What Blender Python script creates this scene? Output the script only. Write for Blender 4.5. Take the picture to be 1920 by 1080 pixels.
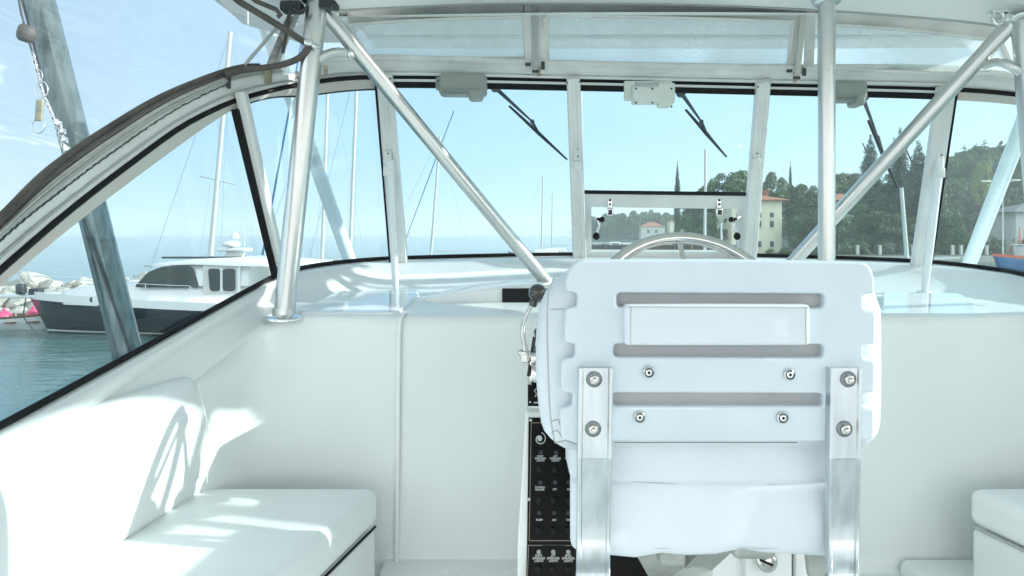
import bpy, bmesh, math, random
from mathutils import Vector, Matrix, noise
R = math.radians
for o in list(bpy.data.objects): bpy.data.objects.remove(o)
scene = bpy.context.scene
COL = scene.collection
# ------------------------------------------------------------ camera, sky, sun, exposure
EYE = 3.6            # metres above the water
F = 1200.0           # focal length in pixels of the 1920 wide picture
HZ = 440.0           # picture row of the horizon
cam_d = bpy.data.cameras.new('camera'); cam = bpy.data.objects.new('camera', cam_d); COL.objects.link(cam)
cam.location = (0, 0, EYE); cam.rotation_euler = (R(90), 0, 0)
cam_d.sensor_width = 36; cam_d.lens = F/1920*36
cam_d.shift_y = -(540-HZ)/1920; cam_d.clip_start = 0.05; cam_d.clip_end = 20000
scene.camera = cam
SUN_EL, SUN_AZ = 20.0, 90.6     # azimuth clockwise from +Y
w = bpy.data.worlds.new('World'); scene.world = w; w.use_nodes = True
nt = w.node_tree; nt.nodes.clear()
sky = nt.nodes.new('ShaderNodeTexSky'); sky.sky_type = 'NISHITA'; sky.sun_disc = False
sky.sun_elevation = R(SUN_EL); sky.sun_rotation = R(SUN_AZ); sky.altitude = 0
sky.air_density = 1.0; sky.dust_density = 0.6; sky.ozone_density = 2.0
# hazy summer sky: the Nishita sky veiled by an even bright haze, a little whiter towards the sun, added white fill light for the cockpit behind the camera
tint = nt.nodes.new('ShaderNodeMix'); tint.data_type = 'RGBA'; tint.blend_type = 'MIX'; tint.inputs[0].default_value = .86
geo = nt.nodes.new('ShaderNodeTexCoord'); sep = nt.nodes.new('ShaderNodeSeparateXYZ'); nt.links.new(geo.outputs['Generated'], sep.inputs[0])
rx = nt.nodes.new('ShaderNodeValToRGB'); mrx = nt.nodes.new('ShaderNodeMapRange'); mrx.inputs[1].default_value = -1; mrx.inputs[2].default_value = 1
nt.links.new(sep.outputs[0], mrx.inputs[0]); nt.links.new(mrx.outputs[0], rx.inputs[0])
rx.color_ramp.elements[0].position = .15; rx.color_ramp.elements[0].color = (.47, .66, .84, 1)
rx.color_ramp.elements[1].position = .85; rx.color_ramp.elements[1].color = (.68, .93, 1.04, 1)
e_ = rx.color_ramp.elements.new(.5); e_.color = (.56, .84, 1.02, 1)
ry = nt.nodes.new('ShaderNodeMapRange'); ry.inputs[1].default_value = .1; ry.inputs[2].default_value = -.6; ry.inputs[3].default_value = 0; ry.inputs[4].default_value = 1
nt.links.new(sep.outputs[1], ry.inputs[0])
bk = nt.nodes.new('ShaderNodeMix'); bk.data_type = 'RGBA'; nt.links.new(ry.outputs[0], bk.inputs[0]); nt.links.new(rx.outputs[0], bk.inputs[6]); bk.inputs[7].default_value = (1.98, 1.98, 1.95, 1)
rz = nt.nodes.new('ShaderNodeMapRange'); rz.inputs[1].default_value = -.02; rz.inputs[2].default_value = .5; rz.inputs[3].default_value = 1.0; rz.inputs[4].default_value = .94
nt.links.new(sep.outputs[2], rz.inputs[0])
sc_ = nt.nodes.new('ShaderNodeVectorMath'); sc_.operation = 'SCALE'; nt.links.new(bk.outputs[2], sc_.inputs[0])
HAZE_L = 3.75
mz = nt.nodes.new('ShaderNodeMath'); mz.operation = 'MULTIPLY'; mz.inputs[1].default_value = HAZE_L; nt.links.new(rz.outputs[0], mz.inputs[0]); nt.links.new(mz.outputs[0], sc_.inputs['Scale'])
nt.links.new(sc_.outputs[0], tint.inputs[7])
bg = nt.nodes.new('ShaderNodeBackground'); bg.inputs[1].default_value = 0.15
wo = nt.nodes.new('ShaderNodeOutputWorld')
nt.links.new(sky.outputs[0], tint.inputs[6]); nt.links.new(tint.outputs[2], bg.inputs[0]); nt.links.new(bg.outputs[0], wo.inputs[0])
sd = bpy.data.lights.new('sun', 'SUN'); sun = bpy.data.objects.new('sun', sd); COL.objects.link(sun)
sd.energy = 3.6; sd.angle = R(0.6); sd.color = (1.0, 0.98, 0.93)
to_sun = Vector((math.sin(R(SUN_AZ))*math.cos(R(SUN_EL)), math.cos(R(SUN_AZ))*math.cos(R(SUN_EL)), math.sin(R(SUN_EL))))
sun.rotation_euler = to_sun.to_track_quat('Z', 'Y').to_euler(); sun.location = (6, 0, 8)
scene.view_settings.view_transform = 'Standard'; scene.view_settings.look = 'None'
scene.view_settings.exposure = 1.10; scene.view_settings.gamma = 1
scene.render.engine = 'CYCLES'
scene.cycles.transparent_max_bounces = 24; scene.cycles.max_bounces = 10; scene.cycles.diffuse_bounces = 5; scene.cycles.volume_bounces = 3

# ------------------------------------------------------------ helpers
def P(px, py, Y):    # a measured direction (picture column, row) carried out to depth Y in metres
    return Vector(((px-960)/F*Y, Y, EYE+(HZ-py)/F*Y))
def V(x, y, z): return Vector((x, y, EYE+z))      # z measured from eye height
WLOC = {}
def mat(name, col, rough=.5, metal=0, bump=0, bscale=30, var=0, vscale=4, col2=None, coat=0, spec=.5, bdist=.002, stretch=None, rvar=0):
    m = bpy.data.materials.new(name); m.use_nodes = True; n = m.node_tree; b = n.nodes['Principled BSDF']
    b.inputs['Base Color'].default_value = (*col, 1); b.inputs['Roughness'].default_value = rough
    b.inputs['Metallic'].default_value = metal; b.inputs['Coat Weight'].default_value = coat
    b.inputs['Coat Roughness'].default_value = .08; b.inputs['Specular IOR Level'].default_value = spec
    if bump or var or rvar:
        tc = n.nodes.new('ShaderNodeTexCoord'); mp = n.nodes.new('ShaderNodeMapping')
        n.links.new(tc.outputs['Object'], mp.inputs[0])
        if stretch: mp.inputs['Scale'].default_value = stretch
    if bump:
        t = n.nodes.new('ShaderNodeTexNoise'); t.inputs['Scale'].default_value = bscale; t.inputs['Detail'].default_value = 4
        bp = n.nodes.new('ShaderNodeBump'); bp.inputs['Strength'].default_value = bump; bp.inputs['Distance'].default_value = bdist
        n.links.new(mp.outputs[0], t.inputs['Vector']); n.links.new(t.outputs[0], bp.inputs['Height']); n.links.new(bp.outputs[0], b.inputs['Normal'])
    if var or rvar:
        t = n.nodes.new('ShaderNodeTexNoise'); t.inputs['Scale'].default_value = vscale; t.inputs['Detail'].default_value = 6
        n.links.new(mp.outputs[0], t.inputs['Vector'])
    if var:
        r = n.nodes.new('ShaderNodeValToRGB'); c2 = col2 or tuple(c*(1-var) for c in col)
        r.color_ramp.elements[0].position = .35; r.color_ramp.elements[1].position = .65
        r.color_ramp.elements[0].color = (*c2, 1); r.color_ramp.elements[1].color = (*col, 1)
        n.links.new(t.outputs[0], r.inputs[0]); n.links.new(r.outputs[0], b.inputs['Base Color'])
    if rvar:
        mr = n.nodes.new('ShaderNodeMapRange'); mr.inputs[3].default_value = max(0, rough-rvar); mr.inputs[4].default_value = rough+rvar
        n.links.new(t.outputs[0], mr.inputs[0]); n.links.new(mr.outputs[0], b.inputs['Roughness'])
    return m
def clear(name, tintc=(.95,.98,.98), dust_veil=.04, bump=0, bscale=3, refl=.55, veil_scale=2.5, rough=.01, veil_col=(.8,.86,.86)):
    m = bpy.data.materials.new(name); m.use_nodes = True; n = m.node_tree; n.nodes.clear()
    tr = n.nodes.new('ShaderNodeBsdfTransparent'); tr.inputs[0].default_value = (*tintc, 1)
    gl = n.nodes.new('ShaderNodeBsdfGlossy'); gl.inputs['Roughness'].default_value = rough
    lw = n.nodes.new('ShaderNodeLayerWeight'); lw.inputs[0].default_value = .5
    pw = n.nodes.new('ShaderNodeMath'); pw.operation = 'POWER'; pw.inputs[1].default_value = 4
    ma = n.nodes.new('ShaderNodeMath'); ma.operation = 'MULTIPLY_ADD'; ma.inputs[1].default_value = refl; ma.inputs[2].default_value = .025
    n.links.new(lw.outputs['Facing'], pw.inputs[0]); n.links.new(pw.outputs[0], ma.inputs[0])
    mx = n.nodes.new('ShaderNodeMixShader'); n.links.new(ma.outputs[0], mx.inputs[0]); n.links.new(tr.outputs[0], mx.inputs[1]); n.links.new(gl.outputs[0], mx.inputs[2])
    tc = n.nodes.new('ShaderNodeTexCoord')
    t = n.nodes.new('ShaderNodeTexNoise'); t.inputs['Scale'].default_value = veil_scale; t.inputs['Detail'].default_value = 8; t.inputs['Roughness'].default_value = .6
    n.links.new(tc.outputs['Object'], t.inputs['Vector'])
    mr = n.nodes.new('ShaderNodeMapRange'); mr.inputs[1].default_value = .3; mr.inputs[2].default_value = .75
    mr.inputs[3].default_value = dust_veil*.3; mr.inputs[4].default_value = dust_veil*1.7  # pale film colour: dust plus a painted veil for reflections and haze
    n.links.new(t.outputs[0], mr.inputs[0])
    di = n.nodes.new('ShaderNodeBsdfDiffuse'); di.inputs[0].default_value = (*veil_col, 1)
    tl = n.nodes.new('ShaderNodeBsdfTranslucent'); tl.inputs[0].default_value = (*veil_col, 1)
    dm = n.nodes.new('ShaderNodeMixShader'); dm.inputs[0].default_value = .5; n.links.new(di.outputs[0], dm.inputs[1]); n.links.new(tl.outputs[0], dm.inputs[2])
    m2 = n.nodes.new('ShaderNodeMixShader'); n.links.new(mr.outputs[0], m2.inputs[0]); n.links.new(mx.outputs[0], m2.inputs[1]); n.links.new(dm.outputs[0], m2.inputs[2])
    if bump:
        t2 = n.nodes.new('ShaderNodeTexNoise'); t2.inputs['Scale'].default_value = bscale; t2.inputs['Distortion'].default_value = .8
        mp = n.nodes.new('ShaderNodeMapping'); mp.inputs['Scale'].default_value = (.5, .5, 2.2); n.links.new(tc.outputs['Object'], mp.inputs[0]); n.links.new(mp.outputs[0], t2.inputs['Vector'])
        bp = n.nodes.new('ShaderNodeBump'); bp.inputs['Strength'].default_value = bump; bp.inputs['Distance'].default_value = .05
        n.links.new(t2.outputs[0], bp.inputs['Height']); n.links.new(bp.outputs[0], gl.inputs['Normal'])
    o = n.nodes.new('ShaderNodeOutputMaterial'); n.links.new(m2.outputs[0], o.inputs[0])
    return m

class MB:
    def __init__(s): s.v = []; s.f = []; s.sm = []
    def add(s, vs, fs, smooth=True):
        b = len(s.v); s.v += [Vector(v) for v in vs]; s.f += [tuple(b+i for i in f) for f in fs]; s.sm += [smooth]*len(fs); return s
    def box(s, c, size, rot=None, taper=None):
        c = Vector(c); M = rot or Matrix.Identity(3); vs = []
        for z in (-.5, .5):
            for x, y in ((-.5,-.5),(.5,-.5),(.5,.5),(-.5,.5)):
                k = taper if (taper and z > 0) else 1
                vs.append(c + M @ Vector((x*size[0]*k, y*size[1]*k, z*size[2])))
        return s.add(vs, [(3,2,1,0),(4,5,6,7),(0,1,5,4),(1,2,6,5),(2,3,7,6),(3,0,4,7)], False)
    def rbox(s, c, size, r=.02, n=6, rot=None, warp=None, puff=0):
        c = Vector(c); h = Vector(size)*.5; r = min(r, *h); M = rot or Matrix.Identity(3)
        idx = {}; vs = []; fs = []
        def prm(k): # more samples near the edges
            t = k/n; return -1+2*t
        def pt(a):
            q = Vector((a[0]*h.x, a[1]*h.y, a[2]*h.z))
            inn = Vector((max(-h.x+r, min(h.x-r, q.x)), max(-h.y+r, min(h.y-r, q.y)), max(-h.z+r, min(h.z-r, q.z))))
            d = q-inn
            if d.length > 1e-9: q = inn + d.normalized()*min(r, d.length*1.0 if d.length < r else r) if d.length > r else inn + d.normalized()*r
            if puff:
                for i in range(3):
                    j, k = (i+1) % 3, (i+2) % 3
                    if abs(a[i]) > .999: q[i] += math.copysign(puff*(1-a[j]**4)*(1-a[k]**4), a[i])
            return q
        # parametrise so that corner bands have their own rows
        def rows(hh):
            e = r/hh; base = [-1, -1+e*.3, -1+e*.65, -1+e] ; mid = [ -1+e+(2-2*e)*i/n for i in range(1, n)]
            return base+mid+[1-e, 1-e*.65, 1-e*.3, 1]
        rr = [rows(h.x), rows(h.y), rows(h.z)]
        for ax in range(3):
            j, k = (ax+1) % 3, (ax+2) % 3
            for sg in (-1, 1):
                g = []
                for u in rr[j]:
                    row = []
                    for t in rr[k]:
                        a = [0, 0, 0]; a[ax] = sg; a[j] = u; a[k] = t
                        key = tuple(round(x, 5) for x in a)
                        if key not in idx:
                            q = pt(a); q = c + M @ q
                            if warp: q = warp(q)
                            idx[key] = len(vs); vs.append(q)
                        row.append(idx[key])
                    g.append(row)
                for i in range(len(g)-1):
                    for l in range(len(g[0])-1):
                        f = (g[i][l], g[i+1][l], g[i+1][l+1], g[i][l+1])
                        fs.append(f if sg > 0 else f[::-1])
        return s.add(vs, fs, True)
    def tube(s, pts, r, n=12, caps=True, flat=None):
        pts = [Vector(p) for p in pts]; m = len(pts); rs = r if isinstance(r, (list, tuple)) else [r]*m
        vs = []; up = None
        for i, p in enumerate(pts):
            t = (pts[min(i+1, m-1)]-pts[max(i-1, 0)]).normalized()
            if up is None:
                up = Vector((0, 0, 1)) if abs(t.z) < .9 else Vector((1, 0, 0))
            a = t.cross(up).normalized(); b = a.cross(t).normalized(); up = b
            for k in range(n):
                an = 2*math.pi*k/n; vs.append(p + (a*math.cos(an) + b*math.sin(an)*(flat or 1))*rs[i])
        fs = []
        for i in range(m-1):
            for k in range(n):
                fs.append((i*n+k, i*n+(k+1) % n, (i+1)*n+(k+1) % n, (i+1)*n+k))
        s.add(vs, fs, True)
        if caps: s.add(vs[:n], [tuple(range(n))[::-1]], False); s.add(vs[-n:], [tuple(range(n))], False)
        return s
    def bar(s, a, b, wd, th, side):   # flat bar between two points; side = width direction
        a, b = Vector(a), Vector(b); t = (b-a).normalized(); sd_ = Vector(side); sd_ = (sd_-t*sd_.dot(t)).normalized(); nn = t.cross(sd_)
        vs = [p+sd_*i*wd/2+nn*j*th/2 for p in (a, b) for i, j in ((-1,-1),(1,-1),(1,1),(-1,1))]
        return s.add(vs, [(3,2,1,0),(4,5,6,7),(0,1,5,4),(1,2,6,5),(2,3,7,6),(3,0,4,7)], False)
    def lathe(s, prof, c, axis=(0,0,1), n=24, arc=2*math.pi):
        ax = Vector(axis).normalized(); u = ax.orthogonal().normalized(); v = ax.cross(u); c = Vector(c)
        vs = []; 
        for (r_, h_) in prof:
            for k in range(n): an = arc*k/n; vs.append(c+ax*h_+(u*math.cos(an)+v*math.sin(an))*r_)
        fs = [(i*n+k, i*n+(k+1) % n, (i+1)*n+(k+1) % n, (i+1)*n+k) for i in range(len(prof)-1) for k in range(n)]
        return s.add(vs, fs, True)
    def grid(s, rows, smooth=True, thick=None, flip=False):
        nr, nc = len(rows), len(rows[0]); vs = [p for r_ in rows for p in r_]
        fs = [(i*nc+j, i*nc+j+1, (i+1)*nc+j+1, (i+1)*nc+j) for i in range(nr-1) for j in range(nc-1)]
        if flip: fs = [f[::-1] for f in fs]
        if thick is None: return s.add(vs, fs, smooth)
        # thick = vector field function or float with centre
        N = []
        for i in range(nr):
            for j in range(nc):
                a = rows[i][min(j+1, nc-1)]-rows[i][max(j-1, 0)]; b = rows[min(i+1, nr-1)][j]-rows[max(i-1, 0)][j]
                q = a.cross(b); q = q.normalized() if q.length > 1e-12 else Vector((0, 1, 0))
                if q.dot(rows[i][j]-CENTRE) < 0: q = -q
                N.append(q)
        s.add(vs, fs, smooth)
        vs2 = [v+n_*thick for v, n_ in zip(vs, N)]
        s.add(vs2, [f[::-1] for f in fs], smooth)
        edge = [(0, j) for j in range(nc)] + [(i, nc-1) for i in range(1, nr)] + [(nr-1, j) for j in range(nc-2, -1, -1)] + [(i, 0) for i in range(nr-2, 0, -1)]
        k = len(edge); ev = [vs[i*nc+j] for i, j in edge] + [vs2[i*nc+j] for i, j in edge]
        return s.add(ev, [(i, (i+1) % k, k+(i+1) % k, k+i) for i in range(k)], False)
    def sphere(s, c, r, n=16, sc=(1,1,1)):
        c = Vector(c); vs = [c+Vector((0,0,r*sc[2]))]; m = n//2
        for i in range(1, m):
            th = math.pi*i/m
            for k in range(n): an = 2*math.pi*k/n; vs.append(c+Vector((math.sin(th)*math.cos(an)*r*sc[0], math.sin(th)*math.sin(an)*r*sc[1], math.cos(th)*r*sc[2])))
        vs.append(c-Vector((0,0,r*sc[2]))); L = len(vs)-1; fs = []
        for k in range(n): fs.append((0, 1+k, 1+(k+1) % n)); fs.append((L, 1+(m-2)*n+(k+1) % n, 1+(m-2)*n+k))
        for i in range(m-2):
            for k in range(n): fs.append((1+i*n+k, 1+(i+1)*n+k, 1+(i+1)*n+(k+1) % n, 1+i*n+(k+1) % n))
        return s.add(vs, fs, True)
    def mesh(s, me, M):
        b = [M @ v.co for v in me.vertices]; return s.add(b, [tuple(p.vertices) for p in me.polygons], True)
    def build(s, name, m, parent=None, label=None):
        me = bpy.data.meshes.new(name)
        if parent is None:
            xs = [v.x for v in s.v]; ys = [v.y for v in s.v]; zs = [v.z for v in s.v]
            loc = Vector(((min(xs)+max(xs))/2, (min(ys)+max(ys))/2, min(zs)))
        else: loc = Vector((0, 0, 0))
        me.from_pydata([v-loc for v in s.v], [], s.f); me.update()
        for p, k in zip(me.polygons, s.sm): p.use_smooth = k
        me.materials.append(m)
        o = bpy.data.objects.new(name, me); COL.objects.link(o)
        if parent is None: o.location = loc; WLOC[o.name] = loc
        else: o.parent = parent; o.location = -WLOC[parent.name]; WLOC[o.name] = Vector((0,0,0))
        if label: o['label'] = label
        return o
def clean(o, ang=None):
    bm = bmesh.new(); bm.from_mesh(o.data); bmesh.ops.remove_doubles(bm, verts=bm.verts, dist=1e-5)
    bmesh.ops.recalc_face_normals(bm, faces=bm.faces); bm.to_mesh(o.data); bm.free(); return o
def tag(o, label, cat, group=None):
    o['label'] = label; o['category'] = cat
    if group: o['group'] = group
    return o
def struct(o): o['kind'] = 'structure'; return o
def thing(name, label, cat, loc, group=None):
    o = bpy.data.objects.new(name, None); COL.objects.link(o); o.empty_display_size = .1
    o.location = loc; WLOC[o.name] = Vector(loc); return tag(o, label, cat, group)
def hermite(ctrl):
    S = [c[0] for c in ctrl]; Q = [c[1] for c in ctrl]; n = len(S); T = []
    for i in range(n):
        a, b = max(i-1, 0), min(i+1, n-1); T.append((Q[b]-Q[a])/(S[b]-S[a]))
    def f(s):
        i = 0
        while i < n-2 and s > S[i+1]: i += 1
        h = S[i+1]-S[i]; t = (s-S[i])/h
        if t < 0: return Q[0]+T[0]*(s-S[0])
        if t > 1: return Q[-1]+T[-1]*(s-S[-1])
        return Q[i]*(2*t**3-3*t*t+1)+T[i]*h*(t**3-2*t*t+t)+Q[i+1]*(3*t*t-2*t**3)+T[i+1]*h*(t**3-t*t)
    return f
def lin(a, b, n): return [a+(b-a)*i/(n-1) for i in range(n)]
CENTRE = V(.5, .9, 0)
def plate(outer, holes, depth, bevel, M, mb):
    """2D outline with holes, extruded; vertices transformed by M into mb"""
    cu = bpy.data.curves.new('tmp', 'CURVE'); cu.dimensions = '2D'; cu.fill_mode = 'BOTH'
    cu.extrude = depth/2-bevel; cu.bevel_depth = bevel; cu.bevel_resolution = 2; cu.offset = -bevel
    for poly in [outer]+holes:
        sp = cu.splines.new('POLY'); sp.points.add(len(poly)-1); sp.use_cyclic_u = True
        for p, q in zip(sp.points, poly): p.co = (q[0], q[1], 0, 1)
    o = bpy.data.objects.new('tmp', cu); COL.objects.link(o)
    dg = bpy.context.evaluated_depsgraph_get(); me = bpy.data.meshes.new_from_object(o.evaluated_get(dg))
    b = [M @ v.co for v in me.vertices]; mb.add(b, [tuple(p.vertices) for p in me.polygons], False)
    bpy.data.objects.remove(o); bpy.data.curves.remove(cu); bpy.data.meshes.remove(me)
def text_into(mb, s, size, M, extrude=.0004, align='CENTER'):
    cu = bpy.data.curves.new('tmp', 'FONT'); cu.body = s; cu.size = size; cu.extrude = extrude; cu.align_x = align; cu.space_line = .85; cu.offset = size*.02
    o = bpy.data.objects.new('tmp', cu); COL.objects.link(o)
    dg = bpy.context.evaluated_depsgraph_get(); me = bpy.data.meshes.new_from_object(o.evaluated_get(dg))
    mb.add([M @ v.co for v in me.vertices], [tuple(p.vertices) for p in me.polygons], False)
    bpy.data.objects.remove(o); bpy.data.curves.remove(cu); bpy.data.meshes.remove(me)
def roundpoly(pts, r, n=5):
    out = []; k = len(pts)
    for i in range(k):
        a, b, c = Vector(pts[i-1][:2]), Vector(pts[i][:2]), Vector(pts[(i+1) % k][:2]); rr = pts[i][2] if len(pts[i]) > 2 else r
        u, v = a-b, c-b; rr = min(rr, u.length*.49, v.length*.49)
        p, q = b+u.normalized()*rr, b+v.normalized()*rr
        for j in range(n+1):
            t = j/n; out.append((p*(1-t)**2+b*2*t*(1-t)+q*t*t)[:2])
    return out

# ------------------------------------------------------------ materials
GEL = mat('gelcoat', (.80,.82,.81), .28, coat=.35, bump=.12, bscale=6, bdist=.004, var=.05, vscale=2.2, rvar=.07)
GELIN = mat('gelcoat_liner', (.77,.80,.79), .42, coat=.15, bump=.25, bscale=90, bdist=.0006, var=.06, vscale=1.7, rvar=.08)
CEIL = mat('headliner', (.86,.87,.85), .5, bump=.1, bscale=8, bdist=.003, var=.06, vscale=2)
FRAME = mat('painted_frame', (.80,.81,.79), .32, coat=.2, var=.10, vscale=7, rvar=.08, bump=.08, bscale=40)
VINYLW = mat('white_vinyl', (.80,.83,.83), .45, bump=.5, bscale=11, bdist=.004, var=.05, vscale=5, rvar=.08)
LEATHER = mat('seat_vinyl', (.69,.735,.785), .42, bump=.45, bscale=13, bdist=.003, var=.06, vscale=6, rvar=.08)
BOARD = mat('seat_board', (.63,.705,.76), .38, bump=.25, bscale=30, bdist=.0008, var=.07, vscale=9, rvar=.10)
CANVAS = mat('canvas', (.82,.82,.79), .85, bump=.5, bscale=160, bdist=.001, var=.16, vscale=9)
CANVASB = mat('canvas_binding', (.075,.070,.065), .8, bump=.5, bscale=120, bdist=.001, var=.35, vscale=16, col2=(.13,.115,.10))
STITCH = mat('stitched_binding', (.17,.17,.165), .85, bump=.4, bscale=150, var=.4, vscale=40, col2=(.42,.43,.41))
TAN = mat('tan_trim', (.60,.61,.56), .55, bump=.1, var=.1, vscale=8, col2=(.62,.57,.52))
BLACK = mat('black_rubber', (.008,.008,.009), .55, bump=.1, bscale=60, spec=.25)
PANEL = mat('panel_black', (.004,.004,.005), .35, var=.4, vscale=30, spec=.12)
mat('brass_tag', (.40,.38,.26), .5, var=.4, vscale=30, metal=.2)
CHROME = mat('chrome', (.64,.615,.59), .07, metal=1, rvar=.04, vscale=9)
STEEL = mat('stainless', (.72,.74,.74), .20, metal=1, rvar=.08, vscale=14, bump=.05, bscale=30)
ALU = mat('anodised_tube', (.66,.665,.65), .30, metal=1, rvar=.08, vscale=10, bump=.06, bscale=25, bdist=.001)
BRUSH = mat('brushed_aluminium', (.66,.69,.71), .36, metal=1, bump=.25, bscale=60, bdist=.0008, var=.16, vscale=18, rvar=.12, stretch=(3,3,.5))
WTUBE = mat('painted_tube', (.80,.86,.87), .2, coat=.5, var=.05, vscale=8)
MOTORG = mat('motor_housing', (.30,.33,.31), .5, bump=.2, bscale=90, var=.07, vscale=12)
MOTORC = mat('motor_housing_cream', (.72,.77,.72), .45, bump=.15, bscale=80, var=.06, vscale=12)
DKMET = mat('dark_metal', (.05,.055,.06), .45, var=.3, vscale=20)
BRONZE = mat('dark_knob', (.035,.032,.028), .16, coat=.6)
GREY = mat('grey_wash', (.42,.44,.43), .5)
GLASS = clear('windscreen_glass', (.86,.93,.955), dust_veil=.007, veil_scale=3)
GLASSD = clear('windscreen_glass_veiled', (.85,.93,.94), dust_veil=.014, veil_scale=1.8)
VINYL = clear('clear_vinyl', (.96,.98,.99), dust_veil=.075, bump=.8, bscale=2.2, refl=.8, veil_scale=1.4, rough=.05)
VINYLD = clear('clear_vinyl_panel', (.93,.965,.97), dust_veil=.42, bump=.35, bscale=1.1, refl=.5, veil_scale=1.5, rough=.06)

# ------------------------------------------------------------ the setting far off: water, land
def water_mat():
    m = bpy.data.materials.new('sea_water'); m.use_nodes = True; n = m.node_tree; b = n.nodes['Principled BSDF']
    b.inputs['Base Color'].default_value = (.085,.165,.16,1); b.inputs['Roughness'].default_value = .07; b.inputs['IOR'].default_value = 1.33
    tc = n.nodes.new('ShaderNodeTexCoord')
    last = None
    for sc, dist, st in ((1.1, .045, (1,2.6,1)), (4.5, .014, (1,2.2,1)), (.16, .10, (1,2,1))):
        mp = n.nodes.new('ShaderNodeMapping'); mp.inputs['Scale'].default_value = st; n.links.new(tc.outputs['Object'], mp.inputs[0])
        t = n.nodes.new('ShaderNodeTexNoise'); t.inputs['Scale'].default_value = sc; t.inputs['Detail'].default_value = 3; t.inputs['Distortion'].default_value = .6
        n.links.new(mp.outputs[0], t.inputs['Vector'])
        bp = n.nodes.new('ShaderNodeBump'); bp.inputs['Strength'].default_value = .8; bp.inputs['Distance'].default_value = dist
        n.links.new(t.outputs[0], bp.inputs['Height'])
        if last: n.links.new(last.outputs[0], bp.inputs['Normal'])
        last = bp
    n.links.new(last.outputs[0], b.inputs['Normal'])
    return m
mb = MB(); mb.add([(-2500,-300,0),(2500,-300,0),(2500,4000,0),(-2500,4000,0)], [(0,1,2,3)], False)
struct(mb.build('water', water_mat()))
EARTH = mat('earth', (.06,.075,.045), .95, var=.4, vscale=.05, bump=.5, bscale=.5, bdist=.3)
STONE = mat('quay_stone', (.42,.42,.38), .8, bump=.4, bscale=2, bdist=.05, var=.25, vscale=.7)
def sst(a, b, x): t = max(0, min(1, (x-a)/(b-a))); return t*t*(3-2*t)
def ground(x, y):
    h = .42
    h += 24*sst(85, 175, x)*sst(125, 215, y)
    h += 3*sst(118, 170, y)*sst(50, 90, x)
    h += .4*noise.noise(Vector((x*.05, y*.05, 0)))*sst(115,140,y)
    return h
rows = []
for i in range(50):
    y = 88+ (i/49)**1.3*190
    x0 = .255*y
    row = []
    for j in range(60):
        x = x0+(j/59)**1.3*420
        row.append(Vector((x, y, ground(x, y))))
    rows.append(row)
mb = MB(); mb.grid(rows)
front = [rows[0][j] for j in range(60)]; mb.grid([[Vector((p.x, p.y-.01, -1)) for p in front], front])
left = [rows[i][0] for i in range(50)]; mb.grid([left, [Vector((p.x-.01, p.y, -1)) for p in left]])
struct(clean(mb.build('terrain', EARTH)))
# far shore: low wooded land 400 m away
rows = []
for i in range(12):
    rows.append([Vector((46+j*13+ (6 if i else 0), 405+i*18, (.6 if i else -.5)+i*.6+1.5*noise.noise(Vector((j*.3, i*.3, 3))) if i else -.4)) for j in range(30)])
mb = MB(); mb.grid(rows); struct(mb.build('far_shore', EARTH))
mb = MB(); mb.box((233, 87.2, .1), (422, 1.6, 1.0)); struct(mb.build('quay', STONE))
ASPH = mat('asphalt', (.10,.10,.10), .9, var=.2, vscale=.5)
mb = MB(); mb.box((236, 93, .30), (420, 9.9, .45)); struct(mb.build('road', ASPH))

# ------------------------------------------------------------ foliage
def leaf_mat(name, c, hv=.06):
    m = bpy.data.materials.new(name); m.use_nodes = True; n = m.node_tree; b = n.nodes['Principled BSDF']
    b.inputs['Roughness'].default_value = .6
    oi = n.nodes.new('ShaderNodeObjectInfo'); g = n.nodes.new('ShaderNodeNewGeometry')
    mix = n.nodes.new('ShaderNodeMix'); mix.data_type = 'RGBA'
    mix.inputs[6].default_value = (c[0]*.55, c[1]*.6, c[2]*.7, 1); mix.inputs[7].default_value = (c[0]*1.6, c[1]*1.5, c[2]*1.1, 1)
    n.links.new(g.outputs['Random Per Island'], mix.inputs[0])
    hs = n.nodes.new('ShaderNodeHueSaturation'); mr = n.nodes.new('ShaderNodeMapRange'); mr.inputs[3].default_value = .5-hv; mr.inputs[4].default_value = .5+hv*.4
    n.links.new(oi.outputs['Random'], mr.inputs[0]); n.links.new(mr.outputs[0], hs.inputs['Hue']); n.links.new(mix.outputs[2], hs.inputs['Color'])
    mv = n.nodes.new('ShaderNodeMapRange'); mv.inputs[3].default_value = .7; mv.inputs[4].default_value = 1.3; n.links.new(oi.outputs['Random'], mv.inputs[0]); n.links.new(mv.outputs[0], hs.inputs['Value'])
    n.links.new(hs.outputs[0], b.inputs['Base Color']); return m
LEAF = leaf_mat('broad_foliage', (.050,.100,.034)); LEAFC = leaf_mat('cypress_foliage', (.026,.056,.030), .02)
LEAFP = leaf_mat('pine_foliage', (.055,.100,.030), .03); LEAFY = leaf_mat('yellow_green_foliage', (.16,.21,.05), .01)
BARK = mat('bark', (.10,.075,.055), .9, bump=.6, bscale=9, bdist=.03, var=.4, vscale=5)
rnd = random.Random(7)
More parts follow.
